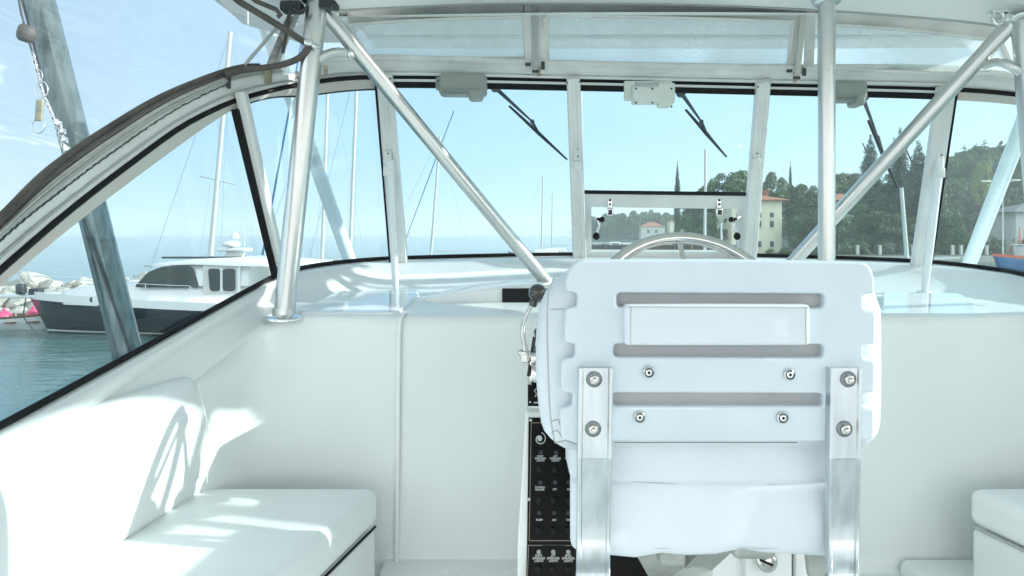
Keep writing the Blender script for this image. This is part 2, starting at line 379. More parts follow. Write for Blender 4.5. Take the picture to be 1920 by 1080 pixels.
def crown(kind, N, seed):
    rg = random.Random(seed); vs = []; fs = []
    lobes = []
    if kind == 'round':
        for i in range(44):
            a = rg.uniform(0, 6.28); rr = rg.uniform(.05, .37); z = rg.uniform(.22, .88); k = 1-abs(z-.55)*1.1
            lobes.append((Vector((rr*math.cos(a)*k, rr*math.sin(a)*k, z)), rg.uniform(.055, .13), 1))
    elif kind == 'umbrella':
        for i in range(34):
            a = rg.uniform(0, 6.28); rr = math.sqrt(rg.random())*.58; z = .80-.30*(rr/.58)**2+rg.uniform(-.05,.03)
            lobes.append((Vector((rr*math.cos(a), rr*math.sin(a), z)), rg.uniform(.09, .15), .7))
    elif kind == 'cypress':
        for i in range(120):
            z = (i+rg.random())/120; wd = .105*math.sin(min(1, (1-z)*1.55)*math.pi/2)**.8*(1 if z > .12 else .6+z*3)
            a = rg.uniform(0, 6.28); rr = wd*.42*rg.random()
            lobes.append((Vector((rr*math.cos(a), rr*math.sin(a), .04+z*.93)), max(.010, wd*.72), 1.2))
    elif kind == 'fir':
        for i in range(60):
            z = rg.random(); wd = .20*(1-z)+.01; a = rg.uniform(0, 6.28); rr = wd*rg.uniform(.2,.9)
            lobes.append((Vector((rr*math.cos(a), rr*math.sin(a), .1+z*.88-.1*rr)), max(.026, wd*.46), .8))
    else: # shrub
        for i in range(22):
            a = rg.uniform(0, 6.28); rr = rg.uniform(0, .45); z = rg.uniform(.1, .75)*(1-rr*.6)
            lobes.append((Vector((rr*math.cos(a), rr*math.sin(a), z)), rg.uniform(.12, .2), 1))
    size = {'round': .0165, 'umbrella': .0165, 'cypress': .0065, 'fir': .012, 'shrub': .03}[kind]
    tot = sum(l[1]**2 for l in lobes)
    for c, r_, sq in lobes:
        for k in range(max(6, int(N*r_*r_/tot))):
            d = Vector((rg.gauss(0,1), rg.gauss(0,1), rg.gauss(0,1))).normalized()
            if rg.random() < .75 and d.z < -.2: d.z = -d.z
            q = c + Vector((d.x, d.y, d.z*sq))*r_*(rg.uniform(.75, 1.12))
            nrm = (d+Vector((rg.uniform(-.7,.7), rg.uniform(-.7,.7), rg.uniform(-.7,.7)))).normalized()
            u = nrm.orthogonal().normalized(); v = nrm.cross(u); an = rg.uniform(0, 6.28)
            u, v = u*math.cos(an)+v*math.sin(an), v*math.cos(an)-u*math.sin(an)
            s1 = size*rg.uniform(.6, 1.4); s2 = s1*rg.uniform(.5, .9); b = len(vs)
            vs += [q-u*s1-v*s2*.3, q+v*s2*-1, q+u*s1, q+v*s2]; fs.append((b, b+1, b+2, b+3))
    me = bpy.data.meshes.new('crown'); me.from_pydata(vs, [], fs); me.update(); return me, lobes
def trunk_mesh(kind, lobes, seed):
    rg = random.Random(seed); mb = MB(); top = {'round': .55, 'umbrella': .66, 'cypress': .9, 'fir': .9, 'shrub': .3}[kind]
    r0 = {'round': .028, 'umbrella': .024, 'cypress': .014, 'fir': .014, 'shrub': .02}[kind]
    pts = [Vector((rg.uniform(-.012,.012)*i, rg.uniform(-.012,.012)*i, top*i/5)) for i in range(6)]
    mb.tube(pts, [r0*(1.3-1.0*i/5) for i in range(6)], 7)
    if kind in ('round', 'umbrella', 'shrub'):
        for c, r_, q in rg.sample(lobes, 9):
            p0 = pts[rg.randint(2, 5)]; mid = (p0+c)/2+Vector((0,0,-.03))
            mb.tube([p0, mid, c], [r0*.5, r0*.35, r0*.12], 5, caps=False)
    me = bpy.data.meshes.new('trunk'); me.from_pydata(mb.v, [], mb.f); me.update()
    for p in me.polygons: p.use_smooth = True
    return me
PROTO = {}
for kind, N, ms in (('round', 8500, LEAF), ('umbrella', 9000, LEAFP), ('cypress', 15000, LEAFC), ('fir', 4200, LEAFC), ('shrub', 1800, LEAF), ('yellow', 4200, LEAFY)):
    for k in range({'round': 3, 'umbrella': 2, 'cypress': 2, 'fir': 2, 'shrub': 2, 'yellow': 1}[kind]):
        kk = 'round' if kind == 'yellow' else kind
        me, lb = crown(kk, N, 100+k*7+len(kind)*13); me.materials.append(ms)
        tm = trunk_mesh(kk, lb, 5+k); tm.materials.append(BARK); PROTO[(kind, k)] = (me, tm)
def plant(name, kind, k, loc, height, width, label, cat, group=None):
    """width is a multiplier on the proto's own proportions"""
    me, tm = PROTO[(kind, k)]
    t = thing(name, label, cat, loc, group); t.scale = (height*width, height*width, height); t.rotation_euler.z = rnd.uniform(0, 6.28)
    for nm, d in (('crown', me), ('trunk', tm)):
        o = bpy.data.objects.new(nm, d); COL.objects.link(o); o.parent = t
    return t
def tree_at(px, top, D, name, kind, k, wpx, label, cat, group=None, base=None):
    protow = {'round': .85, 'umbrella': 1.3, 'cypress': .2, 'fir': .42, 'shrub': 1.15, 'yellow': .85}[kind]
    x = (px-960)/F*D; gz = ground(x, D) if D < 400 else .8
    if base is not None: gz = EYE+(HZ-base)/F*D
    zt = EYE+(HZ-top)/F*D; gz = min(gz, zt-3) if D < 400 else gz; h = (zt-gz)/(.95 if kind in ('round','yellow','shrub') else .88 if kind == 'umbrella' else 1)
    wm = wpx/F*D
    return plant(name, kind, k, (x, D, gz-.1), h, wm/(protow*h), label, cat, group)
CY = 'cypress_tree'
tree_at(1270, 297, 118, CY, 'cypress', 0, 15, 'slim dark cypress rising alone above the lower windscreen frame behind the helm wheel', 'tree', 'tall cypresses on the shore')
tree_at(1482, 295, 135, CY, 'cypress', 1, 11, 'thin cypress tip poking up behind the round crowns beyond the cream house', 'tree', 'tall cypresses on the shore')
tree_at(1632, 244, 112, CY, 'cypress', 0, 50, 'tall cypress whose tip meets the right hand wiper blade', 'tree', 'tall cypresses on the shore')
tree_at(1688, 232, 116, CY, 'cypress', 1, 46, 'tallest cypress, just above the diagonal tube at right', 'tree', 'tall cypresses on the shore')
tree_at(1722, 256, 110, CY, 'cypress', 0, 58, 'broad dark cypress between the diagonal tube and the right mullion', 'tree', 'tall cypresses on the shore')
tree_at(1756, 232, 120, CY, 'cypress', 1, 30, 'cypress half hidden behind the right windscreen mullion', 'tree', 'tall cypresses on the shore')
tree_at(1372, 316, 128, 'umbrella_pine', 'umbrella', 0, 140, 'wide domed umbrella pine seen through the middle windscreen', 'tree')
tree_at(1452, 328, 132, 'umbrella_pine', 'umbrella', 1, 90, 'rounded pine crown rising directly behind the cream house', 'tree')
tree_at(1500, 345, 118, 'broadleaf_tree', 'round', 0, 84, 'dense tree filling the gap right of the cream house', 'tree')
tree_at(1590, 318, 150, 'umbrella_pine', 'umbrella', 0, 110, 'broad pine above the low terracotta roof', 'tree')
FG, FL = 'trees massed along the shore', 'dark green tree in the dense wood along the shore'
for (px, top, D, kd, k, wp) in ((1530,400,104,'round',1,70),(1492,405,106,'round',2,60),(1570,398,107,'round',0,70),(1610,380,112,'round',1,80),(1655,345,118,'round',2,90),
        (1700,352,121,'round',0,90),(1745,352,122,'round',1,90),(1600,405,108,'round',2,60),(1640,395,107,'round',0,70),(1680,400,108,'round',1,70),(1725,405,106,'round',2,70),
        (1770,398,108,'round',0,70),(1540,365,125,'round',2,70),(1340,362,122,'round',1,80),(1300,378,124,'round',0,60),(1395,372,120,'round',2,70),(1330,398,112,'round',0,56),
        (1290,400,113,'round',2,50),(1375,402,112,'round',1,56),(1420,350,124,'round',2,60),(1630,330,140,'round',1,90),(1575,345,142,'round',0,80),(1690,318,145,'round',1,90)):
    tree_at(px, top, D, 'broadleaf_tree', kd, k, wp, FL, 'tree', FG)
HG, HL = 'trees on the wooded hillside', 'hazy green tree on the wooded hillside at far right'
rh = random.Random(3)
for i in range(75):
    D = rh.uniform(150, 250); px = rh.uniform(1770, 1990); x = (px-960)/F*D
    base = HZ-(ground(x, D)-EYE)/D*F
    hgt = rh.uniform(9, 14); top = base-hgt/D*F
    lim = 272-8*math.sin(px*.11)
    if px < 1800: lim = 292
    if top < lim: top = lim+rh.uniform(0, 10)
    if base-top < 14: continue
    tree_at(px, top, D, 'hillside_tree', rh.choice(['round', 'round', 'umbrella']), rh.randint(0, 1), rh.uniform(7, 11)/D*F, HL, 'tree', HG)
for px, top, D in ((1808,272,205),(1830,268,215),(1846,262,210),(1862,272,220),(1877,260,215),(1893,274,225),(1915,268,215),(1935,262,220),(1820,284,200)):
    tree_at(px, top, D, 'fir_tree', 'fir', rh.randint(0,1), 46, 'pointed conifer on the skyline of the hill at far right', 'tree', 'conifers on the hill skyline', base=350)
tree_at(1842, 305, 140, 'broadleaf_tree', 'yellow', 0, 42, 'bright yellow green tree standing out on the hillside', 'tree', base=400)
for i, (px, top, D) in enumerate(((1785,430,104),(1812,436,102),(1838,430,104),(1862,440,101),(1888,436,103),(1915,432,101),(1800,395,118),(1835,400,120),(1700,445,101),(1660,448,102),(1620,446,101),(1585,450,101),(1470,458,103),(1445,462,102),(1520,446,103),(1770,446,101),(1740,450,102))):
    tree_at(px, top, D, 'shrub', 'shrub', i % 2, 44, 'leafy shrub behind the quay road', 'shrub', 'shrubs behind the quay road')
rh = random.Random(11)
for i in range(34):
    px = 1100+i*9.5+rh.uniform(-4, 4); D = rh.uniform(412, 470)
    tp = 408-10*math.exp(-((px-1200)/40)**2)*1.2+rh.uniform(-7, 7)
    tree_at(px, tp, D, 'far_shore_tree', rh.choice(['round', 'umbrella', 'round']), rh.randint(0,1), rh.uniform(24, 40), 'small distant tree on the far shore seen through the open hatch', 'tree', 'trees on the far shore', base=452)

# ------------------------------------------------------------ houses
CREAM = mat('cream_render', (.80,.77,.60), .85, var=.1, vscale=.6, bump=.2, bscale=5, bdist=.02)
PALE = mat('pale_render', (.55,.56,.52), .85, var=.12, vscale=.5)
TERRA = mat('terracotta_tiles', (.42,.17,.10), .8, var=.35, vscale=2, bump=.6, bscale=8, bdist=.05)
GREYR = mat('grey_tiles', (.22,.21,.21), .8, var=.3, vscale=2)
SHUT = mat('window_dark', (.06,.07,.08), .35)
def house(loc, wd, dp, ht, roofh, wm, rm, label, wins, over=.6, chim=None, name='house', rz=0):
    t = thing(name, label, 'house', loc); L = Vector(loc)
    mb = MB(); mb.box(L+Vector((0,0,ht/2)), (wd, dp, ht)); mb.build('wall', wm, t)
    mb = MB(); a, b = wd/2+over, dp/2+over; z = ht+.003; r_ = max(.1, a-b)
    vs = [L+Vector(q) for q in ((-a,-b,z),(a,-b,z),(a,b,z),(-a,b,z),(-a,-b,z+.15),(a,-b,z+.15),(a,b,z+.15),(-a,b,z+.15),(-r_*.6,0,z+roofh),(r_*.6,0,z+roofh))]
    mb.add(vs, [(3,2,1,0),(0,1,5,4),(1,2,6,5),(2,3,7,6),(3,0,4,7),(4,5,9,8),(5,6,9),(6,7,8,9),(7,4,8)], False)
    rf = mb.build('roof', rm, t)
    if chim: mb = MB(); mb.box(L+Vector((chim[0],chim[1],z+roofh*.6)), (.9,.9,1.8)); mb.box(L+Vector((chim[0],chim[1],z+roofh*.6+1.0)), (1.15,1.15,.2)); mb.build('chimney', rm, rf)
    for (x, z1, ww, hh, face) in wins:
        mb = MB(); q = Vector((x, -dp/2-.02, z1)) if face == 'f' else Vector((wd/2*(-1 if face == 'l' else 1)+(.0), x, z1))
        sz = (ww, .14, hh) if face == 'f' else (.14, ww, hh)
        mb.box(L+q, sz); mb.build('window', SHUT, t)
        mb = MB(); s2 = (ww+.3, .22, .12) if face == 'f' else (.22, ww+.3, .12)
        mb.box(L+q+Vector((0,0,-hh/2-.09)), s2); mb.build('sill', wm, t)
    return t
D = 109; S_ = D/F
x0 = (1372-960)*S_; x1 = (1466-960)*S_; zb = .42; ht = (475-383)*S_
def hx(px): return (px-960)*S_-(x0+x1)/2
house(((x0+x1)/2, D+4, zb), x1-x0, 8, ht+.6, 1.5, CREAM, TERRA, 'cream three storey house with terracotta roof beside the trees',
      [(hx(px), (475-py)*S_, .62, h_, 'f') for py, h_ in ((403,.8),(420,1.1),(458,1.0)) for px in (1384, 1402, 1424, 1447)], over=1.0, chim=(hx(1452), 0))
D = 138; S_ = D/F; x = (1570-960)*S_
house((x, D, ground(x,D)-2), 10, 7, 8.0+(EYE+(HZ-378)*S_-ground(x,D)-6), 1.7, PALE, TERRA, 'low house with terracotta roof half hidden behind the diagonal tube', [(-2.5,6.5,.9,1.3,'f'),(1.5,6.5,.9,1.3,'f')], over=.8, chim=(-3, 0))
D = 104; S_ = D/F; x = (1925-960)*S_
house((x, D, .4), 9, 7, (HZ-400)*S_+EYE-.4, 1.6, PALE, GREYR, 'pale low house with grey hipped roof at the right edge', [(-2.6,3.6,1.0,1.4,'f'),(-.6,3.6,1.0,1.4,'f'),(-2.6,1.4,1.0,1.4,'f')], over=.8)
D = 165; S_ = D/F; x = (1862-960)*S_
house((x, D, EYE+(HZ-396)*S_-2), 13, 8, 5, .9, PALE, GREYR, 'long terraced building with pale wall on the hillside', [(-4+i*2.6,3.2,1.1,1.4,'f') for i in range(4)], over=.8)
D = 410; S_ = D/F
house(((1222-960)*S_, D, .6), 15, 8, 8, 3, PALE, TERRA, 'tiny far house with red roof among the far shore trees', [(-3,5,1.6,2,'f'),(2,5,1.6,2,'f')])
house(((1268-960)*S_, D, .6), 10, 8, 11, 2, CREAM, TERRA, 'small pale tower like house on the far shore', [(0,8,1.6,2,'f')])
# quay lamps and poles
LAMPP = mat('lamp_post_paint', (.55,.58,.56), .5)
D = 96; b = P(1880, 450, D); t = thing('street_lamp', 'tall double armed street lamp behind the right hand tube', 'street lamp', (b.x, D, .5))
top = P(1880, 348, D); mb = MB(); mb.tube([Vector((b.x, D, .4)), top], [.12, .07], 8); mb.build('post', LAMPP, t)
for px, py in ((1848, 340), (1905, 338)):
    e = P(px, py, D); mb = MB(); mb.tube([top, (top+e)/2+Vector((0,0,.15)), e], .05, 6); a_ = mb.build('arm', LAMPP, t)
    mb = MB(); mb.rbox(e, (1.3,.35,.22), .08, 2); mb.build('lamp_head', FRAME, t)
for i, px in enumerate((1608, 1650, 1712, 1786, 1802, 1836, 1850)):
    b = P(px, 470, 98.5); mb = MB(); mb.box((b.x, 98.5, 1.2), (.35,.35,1.4)); mb.box((b.x, 98.5, 1.95), (.45,.45,.1))
    tag(mb.build('bollard_post', mat('pale_post', (.6,.62,.58), .7) if i == 0 else bpy.data.materials['pale_post']), 'short pale post along the quay road', 'post', 'posts along the quay road')

# ------------------------------------------------------------ boats
HULLW = mat('boat_white', (.78,.80,.78), .3, coat=.3, var=.05, vscale=.8)
HULLN = mat('boat_navy', (.008,.011,.017), .28, coat=.1, var=.3, vscale=.4)
HULLB = mat('boat_blue', (.05,.18,.42), .35, var=.15, vscale=1)
ORANGE = mat('orange_paint', (.62,.12,.05), .5)
MASTM = mat('mast_alloy', (.50,.53,.52), .5, metal=.2)
SPINE = mat('dark_glass', (.03,.04,.035), .12)
WIRE = mat('rigging_wire', (.30,.33,.36), .5, metal=.5)
BLUE = mat('blue_sailcloth', (.06,.17,.30), .8)
WOOD = mat('varnished_wood', (.22,.10,.045), .45, var=.3, vscale=3)
def hull(mb, L, beam, free, ox, oy, d=1, draft=.4, oz=0, stern=.8, sheer=.35, rake=.8, ns=18):
    """hull along x, bow towards -x*d; origin at the bow waterline centre"""
    rows = []
    for i in range(ns+1):
        t = i/ns; bw = beam/2*min(1, math.sin(min(1, t*1.5)*math.pi/2)**.75)*(1-(1-stern)*sst(.6,1,t))
        zt = free+sheer*(1-t)**2
        row = []
        for k in range(9):
            u = k/8; z = -draft+(zt+draft)*u; flare = .0+1.0*min(1,(u*1.25))**.45
            wx = t*L-rake*(max(0,u-draft/(zt+draft)))*(1-t)**2
            row.append((wx, bw*flare, z))
        rows.append(row)
    P_ = [[Vector((ox+d*a, oy-b_, oz+c)) for a, b_, c in r_] for r_ in rows]; S2 = [[Vector((ox+d*a, oy+b_, oz+c)) for a, b_, c in r_] for r_ in rows]
    mb.grid(P_); mb.grid(S2, flip=True)
    mb.grid([P_[-1], S2[-1]], False); return P_, S2
def deckplate(mb, Pp, Ss, drop=0):
    mb.grid([[p[-1]-Vector((0,0,drop)) for p in Pp], [p[-1]-Vector((0,0,drop)) for p in Ss]], False)

# --- the dark-hulled motor yacht on the left
D0 = 21.9; sc = D0/F; cy = D0+1.7
def yx(px): return (px-960)*sc
def yz(py): return EYE+(HZ-py)*sc
t = thing('motor_yacht', 'white motor yacht with black hull moored by the rocks on the left', 'boat', (yx(300), cy, 0))
L_ = 13.4; ox = yx(92)*cy/D0
mb = MB(); Pp, Ss = hull(mb, L_, 3.6, 1.02, ox, cy, 1, sheer=.36, rake=1.0, ns=26); clean(mb.build('hull', HULLN, t))
# white bulwark band following the sheer
def band(a, h0, h1, out):
    return [[p[-1]+Vector((0, a*out, h0)) for p in (Pp if a < 0 else Ss)], [p[-1]+Vector((0, a*out, h1)) for p in (Pp if a < 0 else Ss)]]
mb = MB()
for a in (-1, 1):
    b2 = band(a, -.12, .16, .035); mb.grid(b2); mb.grid([b2[1], [q-Vector((0, a*.07, 0)) for q in b2[1]]])
mb.grid([[p[-1]+Vector((0,-.03,-.12)) for p in (Pp[-1],)]+[Ss[-1][-1]+Vector((0,.03,-.12))], [Pp[-1][-1]+Vector((0,-.03,.16)), Ss[-1][-1]+Vector((0,.03,.16))]])
deckplate(mb, Pp, Ss, -.04)
mb.build('toe_rail', HULLW, t)
mb = MB(); zz0 = .05
for Q, a in ((Pp, -1), (Ss, 1)):
    def at_z(r_, z):
        for k in range(8):
            if r_[k].z <= z <= r_[k+1].z: f = (z-r_[k].z)/(r_[k+1].z-r_[k].z); return r_[k].lerp(r_[k+1], f)
        return r_[0]
    mb.grid([[at_z(r_, .07)+Vector((-.012,a*.02,0)) for r_ in Q], [at_z(r_, .13)+Vector((-.012,a*.02,0)) for r_ in Q]])
mb.build('waterline_stripe', mat('pale_stripe', (.55,.60,.50), .4), t)
# pulpit platform at the bow
mb = MB(); mb.rbox((yx(45)*cy/D0, cy, 1.34), (1.6, .5, .14), .05, 3); mb.build('bow_platform', HULLW, t)
# trunk cabin, deckhouse, roof
def loft(mb, secs):  # secs: (x, halfwidth bottom, halfwidth top, z bottom, z top)
    rows = [[Vector((x, cy-a, z0)), Vector((x, cy-a*.985, z0+(z1-z0)*.5)), Vector((x, cy-b_, z1-.06)), Vector((x, cy-b_*.93, z1)), Vector((x, cy+b_*.93, z1)), Vector((x, cy+b_, z1-.06)), Vector((x, cy+a*.985, z0+(z1-z0)*.5)), Vector((x, cy+a, z0))] for x, a, b_, z0, z1 in secs]
    mb.grid(rows); mb.add(rows[0], [tuple(range(8))], False); mb.add(rows[-1], [tuple(range(8))[::-1]], False)
mb = MB(); loft(mb, [(yx(98)*1.06, .30, .22, 1.15, 1.32), (yx(125)*1.05, .72, .6, 1.1, 1.62), (yx(160)*1.035, .98, .82, 1.1, 1.80), (yx(240), 1.22, 1.05, 1.0, 1.86), (yx(520), 1.32, 1.15, .9, 1.88)])
clean(mb.build('trunk_cabin', HULLW, t))
ytop = yz(497)
mb = MB(); loft(mb, [(yx(228), .75, .70, 1.8, 1.86), (yx(262), 1.02, .88, 1.8, yz(507)), (yx(300), 1.18, .98, 1.8, yz(499)), (yx(350), 1.22, 1.02, 1.8, yz(495)), (yx(455), 1.24, 1.04, 1.8, yz(492))])
clean(mb.build('deckhouse', HULLW, t))
mb = MB(); loft(mb, [(yx(235), .6, .55, yz(501), yz(500)), (yx(275), 1.08, 1.0, yz(500), yz(494)), (yx(350), 1.25, 1.18, yz(497), yz(487)), (yx(430), 1.35, 1.28, yz(500), yz(484)), (yx(470), 1.35, 1.25, yz(500), yz(486)), (yx(580), 1.30, 1.22, yz(503), yz(494))])
clean(mb.build('hardtop_roof', HULLW, t))
mb = MB(); mb.rbox((yx(345), cy-.2, yz(485)), (2.6,1.1,.07), .03, 3); mb.build('roof_hatch', SPINE, t)
def side_window(pts, dd, nm='side_window', m=SPINE):
    mb = MB(); rp = roundpoly([(yx(p[0]), yz(p[1])) for p in pts], .12, 4)
    M = Matrix(((1,0,0,0),(0,0,1,cy-dd),(0,1,0,0),(0,0,0,1)))
    plate(rp, [], .06, .01, M, mb); return mb.build(nm, m, t)
side_window([(236,541),(262,512),(290,501),(340,499),(350,506),(361,541)], 1.21)
mb = MB(); mb.box((yx(405), cy-1.235, yz(526)), (1.32,.05,.98)); mb.build('window_surround', TAN, t)
side_window([(379,505),(402,505),(402,548),(383,548)], 1.27, 'aft_window'); side_window([(408,505),(431,505),(431,548),(408,548)], 1.27, 'aft_window')
mb = MB(); mb.box((yx(438), cy-1.25, yz(526)), (.09,.08,1.0)); mb.box((yx(405), cy-1.29, yz(526)), (.07,.03,.82)); mb.build('window_post', HULLW, t)
for px, dd in ((110, .80), (152, 1.02)):
    side_window([(px-8,560),(px+8,560),(px+8,571),(px-8,571)], dd, 'porthole')
mb = MB()
rail = []
for k in range(0, 14, 1): p = Pp[k][-1]; rail.append(p+Vector((-.5 if k == 0 else 0, .08, .16+(.55 if k < 13 else .05))))
mb.tube(rail, .013, 6)
for k in (0, 3, 6, 9, 12): p = Pp[k][-1]; mb.tube([p+Vector((0,.08,.14)), rail[k]], .014, 6)
rail2 = [Vector((p.x, 2*cy-p.y, p.z)) for p in rail]; mb.tube(rail2, .013, 6); mb.tube([rail[0], rail2[0]], .018, 6)
mb.build('rail', STEEL, t)
mb = MB(); kz = cy/D0; yz2 = lambda p: EYE+(HZ-p)*sc*kz; bx = yx(440)*kz; mb.bar((bx-.1, cy, yz2(490)), (bx+.1, cy, yz2(468)), .6, .16, (1,0,0)); mb.rbox((bx, cy, yz2(468)), (1.15,.5,.12), .04, 3); mb.build('radar_arch', HULLW, t)
mb = MB(); mb.lathe([(0,0),(.30,.01),(.33,.10),(.30,.2),(0,.24)], (bx-.12, cy, yz2(463)), n=18); mb.lathe([(0,0),(.16,0),(.17,.1),(.1,.22),(0,.25)], (bx+.02, cy, yz2(448)), n=14); mb.build('radar_dome', HULLW, t)
mb = MB(); mb.tube([(bx+.38, cy, yz2(466)), (bx+.38, cy, yz2(432))], .03, 6); mb.tube([(bx+.25, cy, yz2(466)), (bx+.25, cy, yz2(420))], .02, 6); mb.build('antenna', STEEL, t)
mb = MB(); mb.box((yx(66)*1.07, cy-.1, 1.52), (.35,.3,.22)); mb.rbox((yx(45)*1.07, cy-.3, 1.62), (.3,.3,.4), .1, 2); mb.build('anchor_windlass', DKMET, t)
mb = MB(); mb.tube([Vector((yx(45)*1.06, cy-.3, 1.28)), Vector((yx(50)*1.04, cy-1.0, .7)), Vector((yx(66), cy-1.6, .15)), Vector((yx(84), cy-1.9, -.2))], .02, 6)
mb.build('anchor_chain', DKMET, t)
mb = MB(); mb.rbox((yx(525), cy, .7), (1.2,2.4,.9), .1, 3); mb.build('cockpit_bench', HULLW, t)

# --- small skiff behind with pink buoys
D1 = 24.5; s1 = D1/F; t = thing('skiff', 'small white wooden skiff floating by the rocks at far left', 'boat', ((20-960)*s1, D1, 0))
mb = MB(); Pq, Sq = hull(mb, 4.2, 1.5, .38, (112-960)*s1-.4, D1, -1, draft=.15, sheer=.2, rake=.4, ns=14); clean(mb.build('hull', HULLW, t))
mb = MB()
for Q in (Pq, Sq): mb.tube([p[-1]+Vector((0,0,.02)) for p in Q], .05, 6)
mb.build('gunwale', WOOD, t)
mb = MB(); mb.box(((40-960)*s1, D1, .3), (.3,1.3,.05)); mb.box(((75-960)*s1, D1, .3), (.3,1.1,.05)); mb.build('thwart', WOOD, t)
PINK = mat('pink_rubber', (.75,.08,.20), .4)
for (px, py, r_, lb) in ((8,596,.26,'pink mooring buoy at the very left, lying in the skiff'), (62,592,.24,'pink mooring buoy in the bow of the skiff')):
    q = P(px, py, D1); mb = MB(); mb.sphere(q, r_, 18, (1,1,1.1)); mb.lathe([(.05,0),(.07,.06),(.03,.12),(0,.12)], q+Vector((0,0,r_*1.02)), n=10)
    tag(mb.build('mooring_buoy', PINK), lb, 'buoy', 'pink mooring buoys')
for (px, py, r_) in ((30,600,.15),(45,603,.13),(22,603,.12)):
    q = P(px, py, D1); mb = MB(); mb.sphere(q, r_, 14); mb.lathe([(.04,0),(.03,.08),(0,.08)], q+Vector((0,0,r_)), n=8)
    tag(mb.build('fender_ball', HULLW), 'small white fender ball lying in the skiff', 'fender', 'white fender balls')
# --- breakwater boulders
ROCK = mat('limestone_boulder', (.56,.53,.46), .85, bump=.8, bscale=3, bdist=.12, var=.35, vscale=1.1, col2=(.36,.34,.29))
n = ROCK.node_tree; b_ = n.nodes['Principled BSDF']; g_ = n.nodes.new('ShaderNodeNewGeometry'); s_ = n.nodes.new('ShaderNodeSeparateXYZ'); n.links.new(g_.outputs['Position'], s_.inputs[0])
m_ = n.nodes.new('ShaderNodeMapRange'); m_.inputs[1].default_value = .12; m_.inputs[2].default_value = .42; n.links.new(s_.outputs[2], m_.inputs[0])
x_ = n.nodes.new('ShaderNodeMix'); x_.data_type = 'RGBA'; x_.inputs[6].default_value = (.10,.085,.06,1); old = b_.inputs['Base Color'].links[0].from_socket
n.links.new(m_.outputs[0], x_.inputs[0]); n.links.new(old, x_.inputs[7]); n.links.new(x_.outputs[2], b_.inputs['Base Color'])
protos = []
for k in range(6):
    bm = bmesh.new(); bmesh.ops.create_icosphere(bm, subdivisions=4, radius=1)
    off = Vector((k*11.3, k*3.1, 0)); cuts = [(Vector((random.Random(k*31+i).gauss(0,1), random.Random(k*17+i+5).gauss(0,1), random.Random(k*7+i+9).gauss(0,1))).normalized(), random.Random(k*5+i).uniform(.62,.85)) for i in range(9)]
    for v in bm.verts:
        q = v.co.copy()
        for c_, d_ in cuts:
            e = q.dot(c_)-d_
            if e > 0: q -= c_*e*.92
        q *= 1+.16*noise.noise(q*1.4+off)+.05*noise.noise(q*5+off); v.co = q
    me = bpy.data.meshes.new('boulder'); bm.to_mesh(me); bm.free(); me.materials.append(ROCK)
    for p in me.polygons: p.use_smooth = False
    protos.append(me)
rb = random.Random(5)
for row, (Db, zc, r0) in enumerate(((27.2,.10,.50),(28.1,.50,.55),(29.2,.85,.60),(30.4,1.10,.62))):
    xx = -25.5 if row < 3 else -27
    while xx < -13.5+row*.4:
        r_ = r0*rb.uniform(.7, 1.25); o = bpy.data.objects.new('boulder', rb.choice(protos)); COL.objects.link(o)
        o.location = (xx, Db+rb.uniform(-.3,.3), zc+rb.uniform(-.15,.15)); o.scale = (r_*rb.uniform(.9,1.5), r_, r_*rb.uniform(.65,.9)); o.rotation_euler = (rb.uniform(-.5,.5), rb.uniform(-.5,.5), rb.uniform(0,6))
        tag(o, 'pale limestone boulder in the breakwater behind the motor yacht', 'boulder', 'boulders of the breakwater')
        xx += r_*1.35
mb = MB(); rowsb = []
for yv, zv in ((25.8,-1),(27.6,.0),(30,.8),(33,1.1),(36,.2),(38,-1)):
    rowsb.append([Vector((x, yv, zv+.3*noise.noise(Vector((x*.6, yv, 0)))-.3)) for x in lin(-60, -12.6, 60)])
mb.grid(rowsb); struct(mb.build('breakwater_bank', ROCK))

# --- sailing boats (masts above the coaming)
def sailboat(px_top, py_top, px_base, D, label, r=.09, spreader=None, hx0=-4, hx1=5, stay=None, furl=None, wires=True, grp='moored sailing boats', extra=None):
    bx_ = (px_base-960)/F*D; base = Vector((bx_, D, 1.0)); tp = P(px_top, py_top, D)
    bs = P(px_base, 480, D); dirv = (tp-bs); base = bs+dirv*((1.0-bs.z)/dirv.z)
    t = thing('sailboat', label, 'sailboat', (base.x, D, 0), grp)
    mb = MB(); a, b2 = hull(mb, hx1-hx0, 2.9, 1.0, base.x+hx0, D, 1, sheer=.3, rake=1.0, ns=14); deckplate(mb, a, b2, .02); clean(mb.build('hull', HULLW, t))
    mb = MB(); mb.rbox((base.x+.6, D, 1.25), (3.2,1.5,.5), .15, 3); mb.build('cabin', HULLW, t)
    mb = MB(); mb.tube([base, tp], [r, r*.8], 10); ms_ = mb.build('mast', MASTM, t)
    mb = MB(); bo = base+Vector((0,0,1.0)); mb.tube([bo, bo+Vector((3.4,0,.05))], .06, 8); mb.build('boom', MASTM, t)
    if spreader:
        for (x1_, y1_, x2_, y2_) in spreader:
            mb = MB(); mb.tube([P(x1_, y1_, D), P(x2_, y2_, D)], .035, 6); mb.build('spreader', MASTM, ms_)
    mb = MB()
    if wires:
        mb.tube([tp, Vector((base.x+hx0+.1, D, 1.3))], .012, 4); mb.tube([tp, Vector((base.x+hx1-.1, D, 1.05))], .012, 4)
        for sg in (-1, 1): mb.tube([tp, Vector((base.x, D+sg*1.35, 1.05))], .010, 4)
        mb.build('stay', WIRE, t)
    if furl:
        mb = MB(); a1, b1 = P(*furl[0:2], D), P(*furl[2:4], D); dv = b1-a1; a1 = a1-dv*.5; mb.tube([a1, b1, b1+dv*.12], [.05, furl[4] if len(furl) > 4 else .12, .05], 8); mb.build('furled_sail', BLUE, t)
    return t
